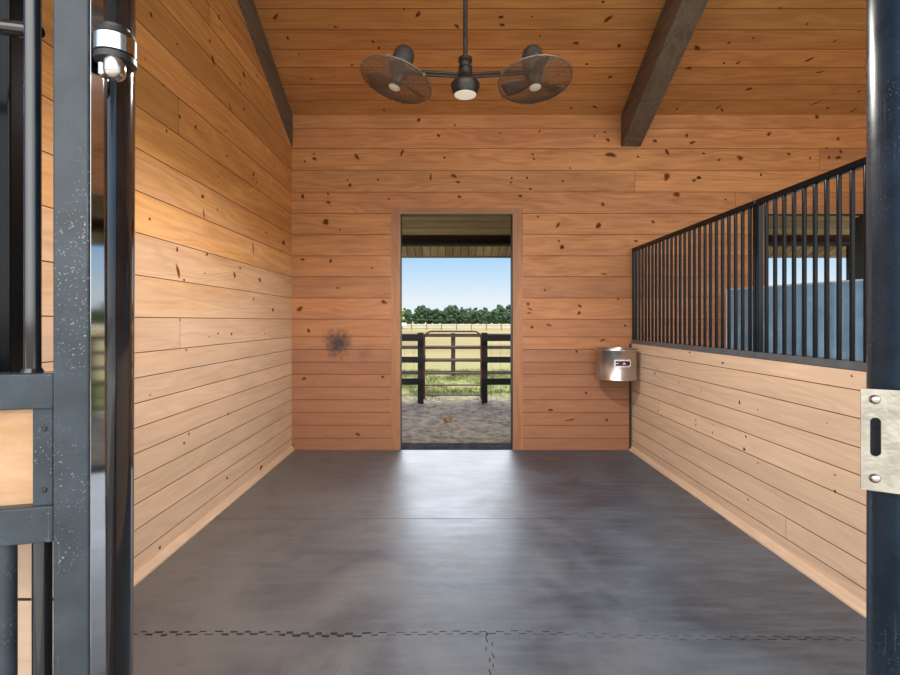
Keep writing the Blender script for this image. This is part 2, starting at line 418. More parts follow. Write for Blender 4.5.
# back wall
DX0, DX1, DZ = -.493, .712, 2.532          # the doorway
CAS = .105
NX0, NX1 = 3.405, 4.56                      # doorway of the next stall
XE = 5.72
mb = MB(); Pb = lambda u, v, d: Vector((u, YB-d, v))
holes = [(DX0-CAS, DX1+CAS, -1, 2.597), (NX0-CAS, NX1+CAS, -1, 2.597)]
j = {18: [at(637, 158, YB).x], 16: [at(635, 200, YB).x], 15: [], 17: [], 19: [], 14: [], 13: [], 12: [2.3], 11: [], 10: [], 17: [4.0], 15: [3.1]}
boards(mb, Pb, XL, XE, V, holes, j, seed=5, tone={(16, 1): .95, (15, 0): .42, (18, 1): .8})
bk = [(418.7,120,2.4),(438.7,135.5,2),(313.9,154,1.6),(314.5,158.8,2.2),(304.8,161.3,1.8),(356.8,156.8,2,4,.9),(402,152.5,1.5,4.5,-.3),(444.5,157.6,1.6),
(347.5,180,1.6),(349.9,185.3,1.6,3),(377.9,179.7,1.8),(430.7,177.3,1.4,3.6),(453.9,176,2,4,.9),(458,182,2.6,1.6),(459.5,196.8,2),(302.7,196.5,2,3,.7),(328,194,1.6),
(328.5,202.4,2.2),(325.9,222,4.2,3.4),(302.7,259.5,2),(330.7,261,2),(388.8,199,1.6),(299.7,309,4,2.6,.3),(308.7,330.7,2.4),(304,378.6,2.2),(358,434.4,3,2,-.4),
(382.8,377,2),(337.7,287.9,1.8),(292.7,446,2),(384,302,2,4,.8),
(604.9,132.2,1.9),(607.8,140,2.1),(594.4,136,1.5),(539.6,131,1.5),(686.7,135.6,2.2),(692.2,142.7,3,2),(654.9,141,2.2),(532.7,154.4,1.6),(533.8,159,1.8),
(610.7,154.9,5.2,3,-.15),(638,156.7,1.8),(667,152,2,4,.7),(527,177.8,1.7),(511.6,178,1.8),(511,182.7,1.5),(530.4,188.9,1.8),(562.7,181,1.5),(666.7,176.7,3,5,-.8),
(694,180.4,2.2),(698.9,177.8,2.2),(520.4,196,2.6,1.8),(602.9,204.4,2.4),(676.7,194.4,3.2,3.8),(505.6,211.8,2),(512.7,210,1.9),(516.7,213.8,1.8),(558,225,1.5,4,-.4),
(598.4,225.6,2.4,4.4,-.2),(653,221.8,2.2,1.7),(537.8,216.7,1.5),(559,241,1.5),(562,247.8,2.2),(636,241,2.4,1.4),(516.7,245.6,2.2),(816.9,116.6,2.6),
(768.9,134,2.4),(838,138.8,2),(840.7,151.6,2.2),(838,157.5,3.2,2.6),(829,157.5,2),(810,158,1.8),(788.6,154,2),(740,158,3.6,2.6),(719,160,2),(703.5,153.5,1.8),(699,177.5,2),
(760.9,174.8,1.8),(826.8,148,1.5),(725.6,199.4,1.6),(561.9,246.5,2.4,1.8),(528,304,1.4,2.6,.5),(530,309,2.8,1.2),(529,313,2.2,1.2),(579.8,306,2.6,1.7,-.5),(579,313,2.6,1.7,.5),
(532,327,2),(549,325,4,1),(602.6,340,2.8,1.6,.3),(576.5,351.4,2),(586,393,1.8),(550.5,410,2.6,2),(519.5,391.5,1.9),(570,420,7,.9),(606.8,420,2),(604,274,3,1),(625,325.7,1.8),
(340,230,1.4),(372,268,1.5),(545,290,1.5),(618,299,1.5),(455,125,1.6),(500,133,1.4),(570,168,1.4)]
def addk(mb, P, uv, lst, px):
    for k in lst:
        u, v = uv(k[0], k[1]); s_ = px(k[0], k[1])
        ru = k[2]*s_; rv = (k[3] if len(k) > 3 else k[2]*RK.uniform(.75, 1.1))*s_
        a = k[4] if len(k) > 4 else RK.uniform(-.4, .4)
        knot(mb, P, u, v, ru*.75, rv*.68, a, RK)
addk(mb, Pb, lambda x, y: (at(x, y, YB).x, at(x, y, YB).z), bk, lambda x, y: YB/F)
# body of the wall behind the planks
def wallbody(mb, holesx, x0, x1, z1, y0, y1):
    xs = [x0]+[h for hh in holesx for h in hh[:2]]+[x1]
    for a, b_ in zip(xs[0::2], xs[1::2]): mb.box(a, b_, y0, y1, -.05, z1, mi=1)
    for hh in holesx: mb.box(hh[0], hh[1], y0, y1, hh[2], z1, mi=1)
wallbody(mb, [(DX0-.02, DX1+.02, DZ+.02), (NX0-.02, NX1+.02, DZ+.02)], XL-.3, XE+.3, 3.6, YB+.0045, YB+.18)
struct(mb.build('wall_back', [M_back, M_gap, M_knot, M_knotring]), 'back wall of knotty pine planks with an open doorway', 'wall')

# left wall
mb = MB(); Pl = lambda u, v, d: Vector((XL+d, u, v))
def lw(x, y):
    r = ray(x, y); t = XL/r.x
    return t, H+t*r.z
def lpx(x, y): return lw(x, y)[0]/F
jl = {9: [lw(180, 333)[0]], 15: [lw(178.4, 160)[0]], 12: [], 11: [], 10: [], 13: [], 14: [], 16: []}
for i in list(range(0, 9))+list(range(17, 31)): jl.setdefault(i, [])
jl[21] = [2.0]; jl[19] = [3.4]
YF = .86
R = random.Random(2)
def ztop(u): return ZC+SL*(YB-u)
# planks run to the sloping ceiling: rows above the eave line are cut where the roof comes down
for i, (va, vb) in enumerate(zip(V2, V2[1:])):
    uend = YB if vb <= ZC+.01 else YB-(va-ZC)/SL
    if uend <= YF: continue
    boards(mb, Pl, YF, min(YB, uend), [va, vb], (), {0: [q for q in jl.get(i, []) if q < uend]}, seed=40+i)
mb.box(XL-.10, XL-.0045, YF, YB+.01, -.05, 3.6, mi=1)
mb.face([(XL-.0045, YF, 3.6), (XL-.0045, YB, 3.6), (XL-.0045, YF, ztop(YF)+.1)], 1)
lk = [(150.9,14.6,3.6),(218.7,17,2.8,3.2),(236,24,1.8),(209.8,41,2.4,3),(213,60.5,2.6,6,.5),(243.9,74.8,3),(240,84,2.2),(256.7,75.6,1.8),(177,44,1.6),(230,107,1.6,4),
(244,109,2.6),(179.6,116.6,2.6),(195.5,127,2.8),(225.7,130.5,1.8),(166.5,131,2.4),(227,156,2),(253.4,174.4,2.6,2.2),(256.7,182,1.8),(202.5,196.6,3),(217.4,209.7,2.2),
(203.8,214,1.8,4,.3),(218,176,1.6),(149.6,219,2.8,2),(266,233,2),(283.6,242.7,4,3),(253,248,1.3,7,0),(177,249.5,3,3.2),(178,271,3,7,.35),(184,280,2.4,2),(206.8,254.5,3,2),
(204.8,273.4,1.8),(234.5,275,3,3),(240,268,2.4),(259.7,280,3,2.6),(253.4,299,2),(272.8,310,2.4),(180,320,1.8),(231.5,334,2.4),(218,333.5,2.8,1.2),(209,337,1.4),(264.8,333.5,1.6),
(228,414,2),(188.7,434,2.8,1.6,.5),(184,443,2,2.6,-.4),(261,467.5,3,2.6),(159.7,547.6,3,2.4),(227,478,2.2),(225,501.8,2.4),(163,85,2),(145,60,1.6),(186,350,2),(150,395,1.8)]
addk(mb, Pl, lw, lk, lpx)
struct(mb.build('wall_left', [M_left, M_gap, M_knot, M_knotring]), 'left stall wall of knotty pine planks running up to the ceiling', 'wall')
# cant strips along the foot of both side walls
for nm, x0, s_, mt in (('baseboard_left', XL, 1, M_left), ('baseboard_right', XR, -1, M_right)):
    mb = MB(); p = [(x0+s_*.0005, .050), (x0+s_*.010, .048), (x0+s_*.034, .012), (x0+s_*.034, -.012), (x0+s_*.0005, -.012)]
    y0, y1 = .95, YB-.002
    for k in range(5):
        a, b_ = p[k], p[(k+1) % 5]
        mb.face([(a[0], y0, a[1]), (a[0], y1, a[1]), (b_[0], y1, b_[1]), (b_[0], y0, b_[1])], 0, [(y0, a[1]), (y1, a[1]), (y1, b_[1]), (y0, b_[1])], .12)
    for yy in (y0, y1): mb.face([(q[0], yy, q[1]) for q in p], 0)
    struct(mb.build(nm, [mt]), None)

# low partition on the right
mb = MB(); Pr = lambda u, v, d: Vector((XR-d, u, v))
def rw(x, y):
    r = ray(x, y); t = XR/r.x
    return t, H+t*r.z
VR = [0, .112, .237, .377, .511, .644, .776, .916, 1.051, 1.146]
jr = {1: [rw(786, 530)[0]], 2: [], 4: [2.0], 6: [1.6]}
boards(mb, Pr, .92, YB, VR, (), jr, seed=21)
mb.box(XR+.0045, XR+.085, .92, YB, -.05, 1.146, mi=1)
boards(mb, lambda u, v, d: Vector((XR+.09+d, u, v)), .92, YB, VR, (), {}, seed=22)
rk = [(689.7,352.6,2.4),(722.8,363,3,2.4),(655,373.4,2,3),(658,369,1.5),(678.9,382.7,1.8),(701,390.6,1.4),(739.6,402.4,2.8,3.2),(658,410.7,1.8),(659,403,1.5),(695.9,420,1.7),(695.9,425,2),
(713.5,425,1.4),(712.5,432.5,1.4,2.4),(744,449,2.2,3),(648.8,461,1.8),(851.8,376,2.6,2),(827.5,385,3,.9),(758,409.5,2.4,1),(827.5,423,1.4),(746,436.7,2,2.8),(744.5,449.6,3,2.6),
(835,475,2.4,1.8),(758,463,3,1),(835.4,491.4,3,2.6),(748,499.7,2.4,1.5)]
addk(mb, Pr, rw, rk, lambda x, y: rw(x, y)[0]/F*.8)
struct(mb.build('wall_right', [M_right, M_gap, M_knot, M_knotring]), 'low pine plank partition under the barred grille', 'wall')

# far wall of the next stall
mb = MB()
Px = lambda u, v, d: Vector((XE-d, u, v))
for i, (va, vb) in enumerate(zip(V2, V2[1:])):
    uend = YB if vb <= ZC+.01 else YB-(va-ZC)/SL
    if uend > YF: boards(mb, Px, YF, min(YB, uend), [va, vb], (), {}, seed=80+i)
mb.box(XE+.0045, XE+.1, YF, YB, -.05, 3.6, mi=1)
mb.face([(XE+.0045, YF, 3.6), (XE+.0045, YB, 3.6), (XE+.0045, YF, ztop(YF)+.1)], 1)
struct(mb.build('wall_far_right', [M_left, M_gap]), 'far plank wall of the next stall', 'wall')

# ceiling
RIDGE = .4
mb = MB(); cs = math.sqrt(1+SL*SL)
def Pc(u, v, d): return Vector((u, YB-v/cs, ZC+SL*v/cs)) + Vector((0, SL, -1)).normalized()*(-d)*-1*1.0
def Pc(u, v, d):
    n = Vector((0, -SL, -1)).normalized()      # into the room
    return Vector((u, YB-v/cs, ZC+SL*v/cs)) + n*d
pitch = .1857; rows = [k*pitch for k in range(30) if YB-k*pitch/cs > RIDGE-.1]
jc = {i: ([random.Random(i).uniform(-1, 5)] if i > 7 and i % 3 == 0 else []) for i in range(40)}
boards(mb, Pc, XL-.005, XE+.005, rows, (), jc, seed=31)
mb.face([Pc(XL-.5, -.3, -.006), Pc(XE+.5, -.3, -.006), Pc(XE+.5, rows[-1], -.006), Pc(XL-.5, rows[-1], -.006)], 1)
def cu(x, y):
    r = ray(x, y); t = (ZC-H+SL*YB)/(r.z+SL)
    return r.x*t, (YB-t)*cs
ck = [(275.6,16.7,4,2,.6),(287.8,38,2),(373,41.6,2.2),(378.9,47.8,1.9),(352,65,1.6),(311.6,79,1.5),(384,110,1.8),(335.6,27,2.4,1.2,-.5),(418,14.4,4.4,2,.7),(404,9,1.6),(299,54,1.3),
(501,17,3,2,.4),(502,25,3,2,-.5),(456.7,26,4,1.6,-.7),(531.6,16.7,1.4),(608,19,6.5,2,.75),(576,43,3,2.4),(619,45.6,2.4),(586.7,64,1.8),(610,77,2.6,1.5,.4),(571,108,1.7),(595,107,2.8,1.4),
(603,2,2),(697,48,4.6,2.4,-.8),(688.8,68,3,2.2),(729,42.7,2.6,1.2,.5),(753,38,1.5),(834.8,41,2.6,1,.5),(724,63,1.8),(738,62.7,2.4,1.5,.6),(809.4,59.5,4,1.8,.4),(820,72,5,.9,.3),
(749,89,4.4,1.4,.4),(858.8,91.5,2),(718.6,107,3,1.2,.8),(722,110,3,1.2,-.8),(816,103,5,.9,.6),(853.5,110,3,1.4,1),(827.6,108,1.7),(807,24,1.5),(677,109,1.8),(571,108,1.6),(540,36,1.5),(640,103,1.6),(780,8,2)]
addk(mb, Pc, cu, ck, lambda x, y: (ZC-H+SL*YB)/(ray(x, y).z+SL)/F)
struct(mb.build('ceiling', [M_ceil, M_gap, M_knot, M_knotring]), 'sloping ceiling of varnished knotty pine planks', 'ceiling')
# outer roof: over the stalls and down over the aisle in front
zr = ZC+SL*(YB-RIDGE)
mb = MB(); t = .16
for (ya, za, yb, zb) in ((YB+2.42, ZC-SL*2.42+t, RIDGE, zr+t), (RIDGE, zr+t, -2.4, zr+t-SL*(RIDGE+2.4))):
    mb.face([(-5, ya, za), (9.5, ya, za), (9.5, yb, zb), (-5, yb, zb)])
    mb.face([(-5, ya, za+.03), (9.5, ya, za+.03), (9.5, yb, zb+.03), (-5, yb, zb+.03)])
struct(mb.build('roof', [M_roof]), 'metal roof above the stalls', 'roof')

# rafters on the partitions
def rafter(x0, x1, lab):
    mb = MB(); y0, y1 = RIDGE, YB-.001
    dz = -.343
    pts = []
    for (x) in (x0, x1):
        pts.append([(x, y1, ZC-.004), (x, y0, ztop(y0)-.004), (x, y0, ztop(y0)+dz), (x, y1, ZC+dz)])
    A = [mb.bm.verts.new(p) for p in pts[0]]; B = [mb.bm.verts.new(p) for p in pts[1]]
    mb.bm.faces.new(A); mb.bm.faces.new(B[::-1])
    for k in range(4): mb.bm.faces.new((A[k], B[k], B[(k+1) % 4], A[(k+1) % 4]))
    bmesh.ops.bevel(mb.bm, geom=mb.bm.edges[:], offset=.006, segments=2, affect='EDGES', profile=.5)
    o = mb.build('roof_rafter', [M_beam], origin=(x0, y1, ZC+dz)); tag(o, lab, 'beam', 'roof rafters')
    return o
rafter(1.869, 2.080, 'dark weathered timber rafter angling down above the barred grille')
rafter(XL-.20, XL+.014, 'dark weathered timber rafter flush along the top of the tall left wall')

# door casing and threshold
mb = MB()
mb.box(DX0-CAS, DX0, YB-.004, YB+.004, 0, 2.597, .0012); struct(mb.build('trim_1', [M_trim]), 'left casing board of the doorway', 'trim')
mb = MB()
mb.box(DX1, DX1+CAS, YB-.004, YB+.004, 0, 2.597, .0012); struct(mb.build('trim_2', [M_trim]), 'right casing board of the doorway', 'trim')
M_trimh = wood('pine_head_casing', (.47, .215, .10), (.35, .145, .06), src='OBJ', axis='x', rough=.5)
mb = MB()
mb.box(DX0, DX1, YB-.004, YB+.004, DZ, 2.597, .0012); struct(mb.build('trim_3', [M_trimh]), 'head casing board of the doorway', 'trim')
mb = MB()
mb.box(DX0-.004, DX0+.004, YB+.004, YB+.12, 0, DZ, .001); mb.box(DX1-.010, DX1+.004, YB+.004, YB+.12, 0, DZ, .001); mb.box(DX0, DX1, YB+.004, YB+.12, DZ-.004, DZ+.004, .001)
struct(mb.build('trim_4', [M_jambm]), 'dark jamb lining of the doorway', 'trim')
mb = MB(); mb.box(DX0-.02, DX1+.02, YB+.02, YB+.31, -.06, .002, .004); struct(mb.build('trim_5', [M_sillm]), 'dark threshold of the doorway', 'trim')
for (a, b_, k) in ((NX0-CAS, NX0, 6), (NX1, NX1+CAS, 7)):
    mb = MB(); mb.box(a, b_, YB-.004, YB+.004, 0, 2.597, .0012); struct(mb.build('trim_%d' % k, [M_trim]))
mb = MB(); mb.box(NX0, NX1, YB-.004, YB+.004, DZ, 2.597, .0012); struct(mb.build('trim_8', [M_trimh]))
mb = MB()
mb.box(NX0, NX0+.02, YB+.004, YB+.19, 0, DZ, .002); mb.box(NX1-.02, NX1, YB+.004, YB+.19, 0, DZ, .002)
struct(mb.build('trim_9', [M_jambm]))

# ------------------------------------------------------------------ floor and mats
mb = MB(); mb.box(-5, 9.5, .3, YB+.05, -.12, -.014); struct(mb.build('floor', [M_sub]), 'packed brown base under the rubber mats', 'floor')
mb = MB(); mb.box(-9, 13, -12, .3, -.12, -.005); struct(mb.build('floor_aisle', [M_concrete]), 'concrete barn aisle with an added pale apron in front', 'floor')  # unseen slab carried on forward and kept pale to bounce sunlight inside
RM = random.Random(4)
def teeth(x0, x1, y, amp=.010, per=.066):
    """an interlocking edge from x0 to x1"""
    pts = []; x = x0; k = 0
    while x < x1:
        s_ = amp if k % 2 else -amp
        s_ *= RM.uniform(.6, 1.15)
        xe = min(x1, x+per/2*RM.uniform(.8, 1.25))
        pts += [(x, y+s_), (xe, y+s_)]; x = xe; k += 1
    return pts
ym = 1.385*F/(634-CY)
MX0, MX1 = XL+.002, XR-.002
edge = teeth(MX0, MX1, ym)
def wav(x): return .010*math.sin(x*2.3+1.0)+.006*math.sin(x*5.1)-.015*x
edge = [(x, y+wav(x)) for x, y in edge]
mb = MB(); mb.prism([(MX0, YB-.004), (MX1, YB-.004), (MX1, 3.3925), (MX0, 3.3925)][::-1], -.014, .0032)
tag(mb.build('rubber_mat', [M_mat], origin=(0, 4.3, -.014)), 'grey rubber stall mat lying in front of the open doorway', 'mat', 'rubber stall mats')
mb = MB(); mb.prism([(MX0, 3.391), (MX0, edge[0][1])]+edge[1:-1]+[(MX1, edge[-1][1]), (MX1, 3.391)], -.014, .0015)
tag(mb.build('rubber_mat', [M_mat], origin=(0, 2.8, -.014)), 'wide grey rubber stall mat between the straight seam and the zigzag seam', 'mat', 'rubber stall mats')
xs = .182
def gapw(x):
    g_ = .0025
    if x < -.55: g_ += .006*min(1, (-.55-x)/.12)*(1+.5*math.sin(x*19)+.3*math.sin(x*43))
    if -.80 < x < -.25: g_ += .012*math.sin((x+.80)/.55*PI)
    return max(.002, g_)
le = [(x, y-gapw(x)) for x, y in edge if x < xs-.01]
re_ = [(x, y-gapw(x)) for x, y in edge if x > xs+.01]
side = [(xs+(.010 if int(k/2) % 2 else -.010)+.006*math.sin(k), ym-.02-.033*((k+1)//2)) for k in range(0, 64)]
side = [p for p in side if p[1] > .9]
mb = MB(); mb.prism([(MX0, le[0][1])]+le[1:]+[(xs-.004, le[-1][1])]+[(x-.002, y) for x, y in side]+[(xs, .88), (MX0, .88)], -.014, -.0005)
tag(mb.build('rubber_mat', [M_mat], origin=(-.8, 1.5, -.014)), 'rubber stall mat with a gaping zigzag edge beside the scuffed swung-open door', 'mat', 'rubber stall mats')
mb = MB(); mb.prism([(xs+.004, re_[0][1])]+re_+[(MX1, .88), (xs+.004, .88)]+[(x+.002, y) for x, y in side[::-1]], -.014, -.0005)
tag(mb.build('rubber_mat', [M_mat], origin=(1.0, 1.5, -.014)), 'rubber stall mat with a tight zigzag edge beside the post with the latch plate', 'mat', 'rubber stall mats')
mb = MB(); mb.prism([(XR+.095, .9), (XE-.002, .9), (XE-.002, YB-.004), (XR+.095, YB-.004)], -.014, 0)
tag(mb.build('rubber_mat', [M_mat], origin=(3.8, 3.0, -.014)), 'rubber mat covering the floor of the next stall behind the grille', 'mat', 'rubber stall mats')

# ------------------------------------------------------------------ grille on the partition
GX = 2.03
def grille(y0, y1, n, lab):
    t_ = thing('partition_grille', (GX, (y0+y1)/2, 1.146), lab, 'grille', 'grilles on the partition')
    mb = MB(); mb.box(XR-.006, XR+.095, y0, y1, 1.146, 1.186, .004); mb.build('bottom_rail', [M_sill], t_)
    mb = MB(); mb.box(GX-.047, GX-.003, y0, y1, 2.128, 2.166, .010, seg=3); mb.build('top_rail', [M_bar], t_)
    for yy in (y0+.014, y1-.014):
        mb = MB(); mb.box(GX-.043, GX-.009, yy-.013, yy+.013, 1.184, 2.130, .003); mb.build('upright', [M_bar], t_)
    for k in range(n):
        yy = y0+(y1-y0)*(k+1)/(n+1)
        mb = MB(); mb.cyl((GX-.026, yy, 1.180), (GX-.026, yy, 2.134), .0115, 14); mb.build('bar', [M_bar], t_)
    return t_
yj = 3.12
grille(yj+.002, YB-.003, 25, 'black steel bar grille along the partition behind the steel waterer')
grille(.95, yj-.002, 26, 'black steel bar grille along the partition in front of the blue half door')

# ------------------------------------------------------------------ waterer and pipe
wc = Vector((1.742, 4.985, .79)); r_ = .201
t_ = thing('waterer', wc, 'round stainless steel waterer mounted on the back wall in the corner', 'waterer')
mb = MB(); hh = .315
mb.lathe([(0, .012), (r_*.9, .012), (r_*.985, 0), (r_*1.012, .004), (r_*1.012, .014), (r_*.985, .022), (r_*.985, hh-.026), (r_*1.02, hh-.020), (r_*1.02, hh-.004), (r_*1.0, hh), (r_*.9, hh), (r_*.86, hh-.02), (r_*.80, hh-.16), (r_*.5, hh-.2), (0, hh-.2)], wc, 64)
mb.build('bowl', [M_steel], t_, angle=50)
mb = MB(); mb.box(wc.x-.06, wc.x+.06, wc.y+r_*.9, YB+.001, wc.z+.03, wc.z+hh-.05, .006); mb.build('bracket', [M_steel], t_)
def on_drum(px, z, rr):  # angle on the drum whose silhouette column is px
    best = min((abs((wc.x+rr*math.cos(a))/(wc.y+rr*math.sin(a))*F+CX-px), a) for a in [PI*(1+k/600) for k in range(600)])
    return best[1]
a0, a1 = on_drum(615.2, 0, r_), on_drum(630.6, 0, r_)
def zdr(y): return H-(y-CY)/F*4.80
def sticker(mb, ua, ub, va, vb, off, rad=0.0, mi=0):
    n = 14; rr = r_*.985+off
    def pt(u, v): a = a0+(a1-a0)*u; return Vector((wc.x+rr*math.cos(a), wc.y+rr*math.sin(a), zdr(361+(366.0-361)*v)))
    for k in range(n):
        p, q = ua+(ub-ua)*k/n, ua+(ub-ua)*(k+1)/n
        def hgt(u):
            e = max(0, (u-(ub-rad))/rad) if rad else 0
            s_ = math.sqrt(max(0, 1-e*e*.75)) if rad else 1; m_ = (va+vb)/2; return m_-(m_-va)*s_, m_+(vb-m_)*s_
        h0, h1 = hgt(p), hgt(q)
        mb.face([pt(p, h0[0]), pt(p, h0[1]), pt(q, h1[1]), pt(q, h1[0])], mi)
M_lw = simple('label_white', (.72, .68, .68), .4); M_ld = simple('label_dark', (.035, .015, .028), .35)
mb = MB()
sticker(mb, -.05, 1.04, -.28, 1.22, .0010, .16, 0)
sticker(mb, .02, .97, .02, .98, .0016, .14, 1)
for (ua, ub, va, vb) in ((.02, .20, .44, .54), ):
    sticker(mb, ua, ub, va, vb, .0022, 0, 0)
n = 8
rr = r_*.985+.0022
def ps(u, v): a = a0+(a1-a0)*u; return Vector((wc.x+rr*math.cos(a), wc.y+rr*math.sin(a), zdr(361+5.0*v)))
mb.face([ps(.43, .72), ps(.55, .22), ps(.67, .72)], 0)
mb.build('label', [M_lw, M_ld], t_, normals=True)['label'] = 'dark maker label with a white triangle'
px_ = at(630.3, 400, YB-.016).x
mb = MB(); mb.sweep([(px_, YB-.016, .012), (px_, YB-.016, 1.145)], .0105, 12); mb.sweep([(px_, YB-.016, .0), (px_, YB-.016, .04)], .014, 12)
o = mb.build('water_pipe', [M_pvc], origin=(px_, YB-.016, 0)); tag(o, 'thin black pipe running down the corner below the waterer', 'pipe')

# ------------------------------------------------------------------ twin ceiling fan
FY = 2.7; fx = (465.3-CX)/F*FY
def zf(y, Y=FY): return H+(CY-y)/F*Y
ztop_f = ztop(FY)
t_ = thing('twin_ceiling_fan', (fx, FY, ztop_f), 'dark bronze ceiling fan with two caged heads and a centre light', 'fan')
mb = MB(); mb.cyl((fx, FY, zf(59)), (fx, FY, ztop_f-.02), .0125, 16); mb.build('downrod', [M_bronze], t_)
mb = MB(); mb.lathe([(0, -.14), (.03, -.14), (.075, -.07), (.085, .045), (0, .045)], (fx, FY, ztop_f), 32); mb.build('canopy', [M_bronze], t_)
mb = MB()
mb.lathe([(0, zf(57)), (.026, zf(57)), (.039, zf(58.5)), (.040, zf(62)), (.032, zf(63)), (.032, zf(66)), (.038, zf(66.6)), (.038, zf(67.8)), (.033, zf(68.4)), (.033, zf(70.5)), (.040, zf(71)), (.040, zf(74)), (.036, zf(75)), (.040, zf(77)), (0, zf(77.5))], (fx, FY, 0), 32)
mb.build('hub', [M_bronze], t_, angle=25)
mb = MB()
mb.lathe([(0, zf(76.5)), (.036, zf(76.8)), (.052, zf(79.5)), (.072, zf(82.5)), (.080, zf(84.5)), (.080, zf(86.5)), (.074, zf(90)), (.0665, zf(94.5)), (.062, zf(95)), (.058, zf(93.5)), (0, zf(93.5))], (fx, FY, 0), 40)
mb.build('light_housing', [M_bronze], t_, angle=25)
mb = MB(); mb.lathe([(.0625, zf(94.4)), (.060, zf(95.2)), (.045, zf(96.4)), (.02, zf(97.0)), (0, zf(97.1))], (fx, FY, 0), 40); mb.build('lens', [M_lens], t_)
def head(c, d, hx):
    c = Vector(c); d = Vector(d).normalized(); R0 = .203
    q = Vector((0, 0, 1)).rotation_difference(-d).to_matrix()   # local +z points to the back of the head
    P = lambda x, y, z: c + q @ Vector((x, y, z))
    # motor housing (the part), with guard, rim, blades and badge as its own pieces
    mb = MB(); prof = [(0, .208), (.024, .206), (.044, .195), (.055, .176), (.059, .150), (.059, .075), (.050, .055), (.050, .042), (.0, .042)]
    mb.lathe(prof, c, 28, M=q.to_3x3()); mo = mb.build('fan_motor', [M_dust], t_, angle=40)
    # arm: pair of rods from the hub
    piv = P(0, 0, .058); h0 = Vector((fx+hx*.03, FY, zf(75.5)))
    dirv = (piv-h0).normalized(); off = Vector((0, 0, .0085))
    mb = MB(); mb.sweep([h0+off, piv+off], .0075, 10); mb.sweep([h0-off, piv-off], .0075, 10)
    mb.sweep([piv-dirv*.04, piv], [.016, .02], 14); mb.build('arm', [M_bronze], t_)
    def ring(r, z, n=56): return [P(r*math.cos(2*PI*k/n), r*math.sin(2*PI*k/n), z) for k in range(n)]
    dome = lambda r: -.038*(1-(r/R0)**2)-.004
    back = lambda r: .044*(1-(r/R0)**2)+.004
    mb = MB()
    for k in range(28):
        r = .034+(R0-.034)*k/28; mb.sweep(ring(r, dome(r)), .00105, 5, closed=True)
    for k in range(10):
        a = 2*PI*k/10
        mb.sweep([P(r*math.cos(a), r*math.sin(a), dome(r)+.0015) for r in (.02, .06, .10, .14, .18, R0)], .0014, 6)
    mb.build('front_guard', [M_wire], mo)
    mb = MB()
    for k in range(9):
        r = .06+(R0-.06)*k/9; mb.sweep(ring(r, back(r)), .0012, 5, closed=True)
    for k in range(28):
        a = 2*PI*k/28
        mb.sweep([P(r*math.cos(a), r*math.sin(a), back(r)) for r in (.045, .08, .12, .16, R0)], .0012, 5)
    mb.build('rear_guard', [M_wire], mo)
    mb = MB(); mb.sweep(ring(R0, 0), .0042, 10, closed=True)
    for k in range(6):
        a = 2*PI*k/6+.4; mb.box(-.006, .006, -.004, .004, -.009, .009, .001, M=Matrix.Translation(P((R0+.004)*math.cos(a), (R0+.004)*math.sin(a), 0)) @ q.to_4x4())
    mb.build('guard_rim', [M_rim], mo)
    for k in range(3):
        a = 2*PI*k/3+.5; mb = MB(); g_ = []
        for i in range(7):
            r = .03+(.18-.03)*i/6; w = .030+.062*math.sin(min(1, i/5)*PI*.62)
            row = []
            for jx in range(5):
                s_ = (jx/4-.5)*w; tw = .55-.25*i/6
                u, v_, z = r, s_*math.cos(tw)+.02*i/6, s_*math.sin(tw)+.008
                row.append(P(u*math.cos(a)-v_*math.sin(a), u*math.sin(a)+v_*math.cos(a), z))
            g_.append(row)
        for i in range(6):
            for jx in range(4): mb.face([g_[i][jx], g_[i+1][jx], g_[i+1][jx+1], g_[i][jx+1]])
        bmesh.ops.remove_doubles(mb.bm, verts=mb.bm.verts[:], dist=1e-5)
        o = mb.build('blade', [M_blade], mo); sd = o.modifiers.new('s', 'SOLIDIFY'); sd.thickness = .0025
    mb = MB(); mb.lathe([(0, .046), (.03, .046), (.034, .0), (.028, -.016), (0, -.018)], c, 24, M=q.to_3x3()); mb.build('blade_hub', [M_blade], mo)
    mb = MB(); mb.lathe([(0, -.046), (.018, -.0455), (.031, -.042), (.034, -.037), (.033, -.034), (0, -.034)], c, 28, M=q.to_3x3()); mb.build('badge', [M_badge], mo)
head((( 396.3-CX)/F*FY, FY, zf(81.0)), (-.26, -.12, -.95), -1)
head(((534.7-CX)/F*FY, FY, zf(81.0)), (.05, -.17, -.98), 1)

# ------------------------------------------------------------------ posts and swung-open door in front
def tangent_centre(px, r, Y, side):
    """centre of a round post of radius r whose edge (side -1: left, 1: right) is seen at column px"""
    dx = (px-CX)/F; d = Vector((dx, 1)).normalized(); nn = Vector((d.y, -d.x))
    c = d*(Y/d.y)
    return c+nn*r*(1 if side < 0 else -1)
RP = .050
cl = tangent_centre(134.8, RP, .845, 1)
t_ = thing('hinge_post', (cl.x, cl.y, -.01), 'glossy black round steel post carrying the swung-open door', 'post')
mb = MB(); le_ = .005
mb.sweep([(cl.x-le_, cl.y, -.012), (cl.x+le_*.9, cl.y, 2.75)], RP, 48); mb.build('pipe', [M_rail], t_)
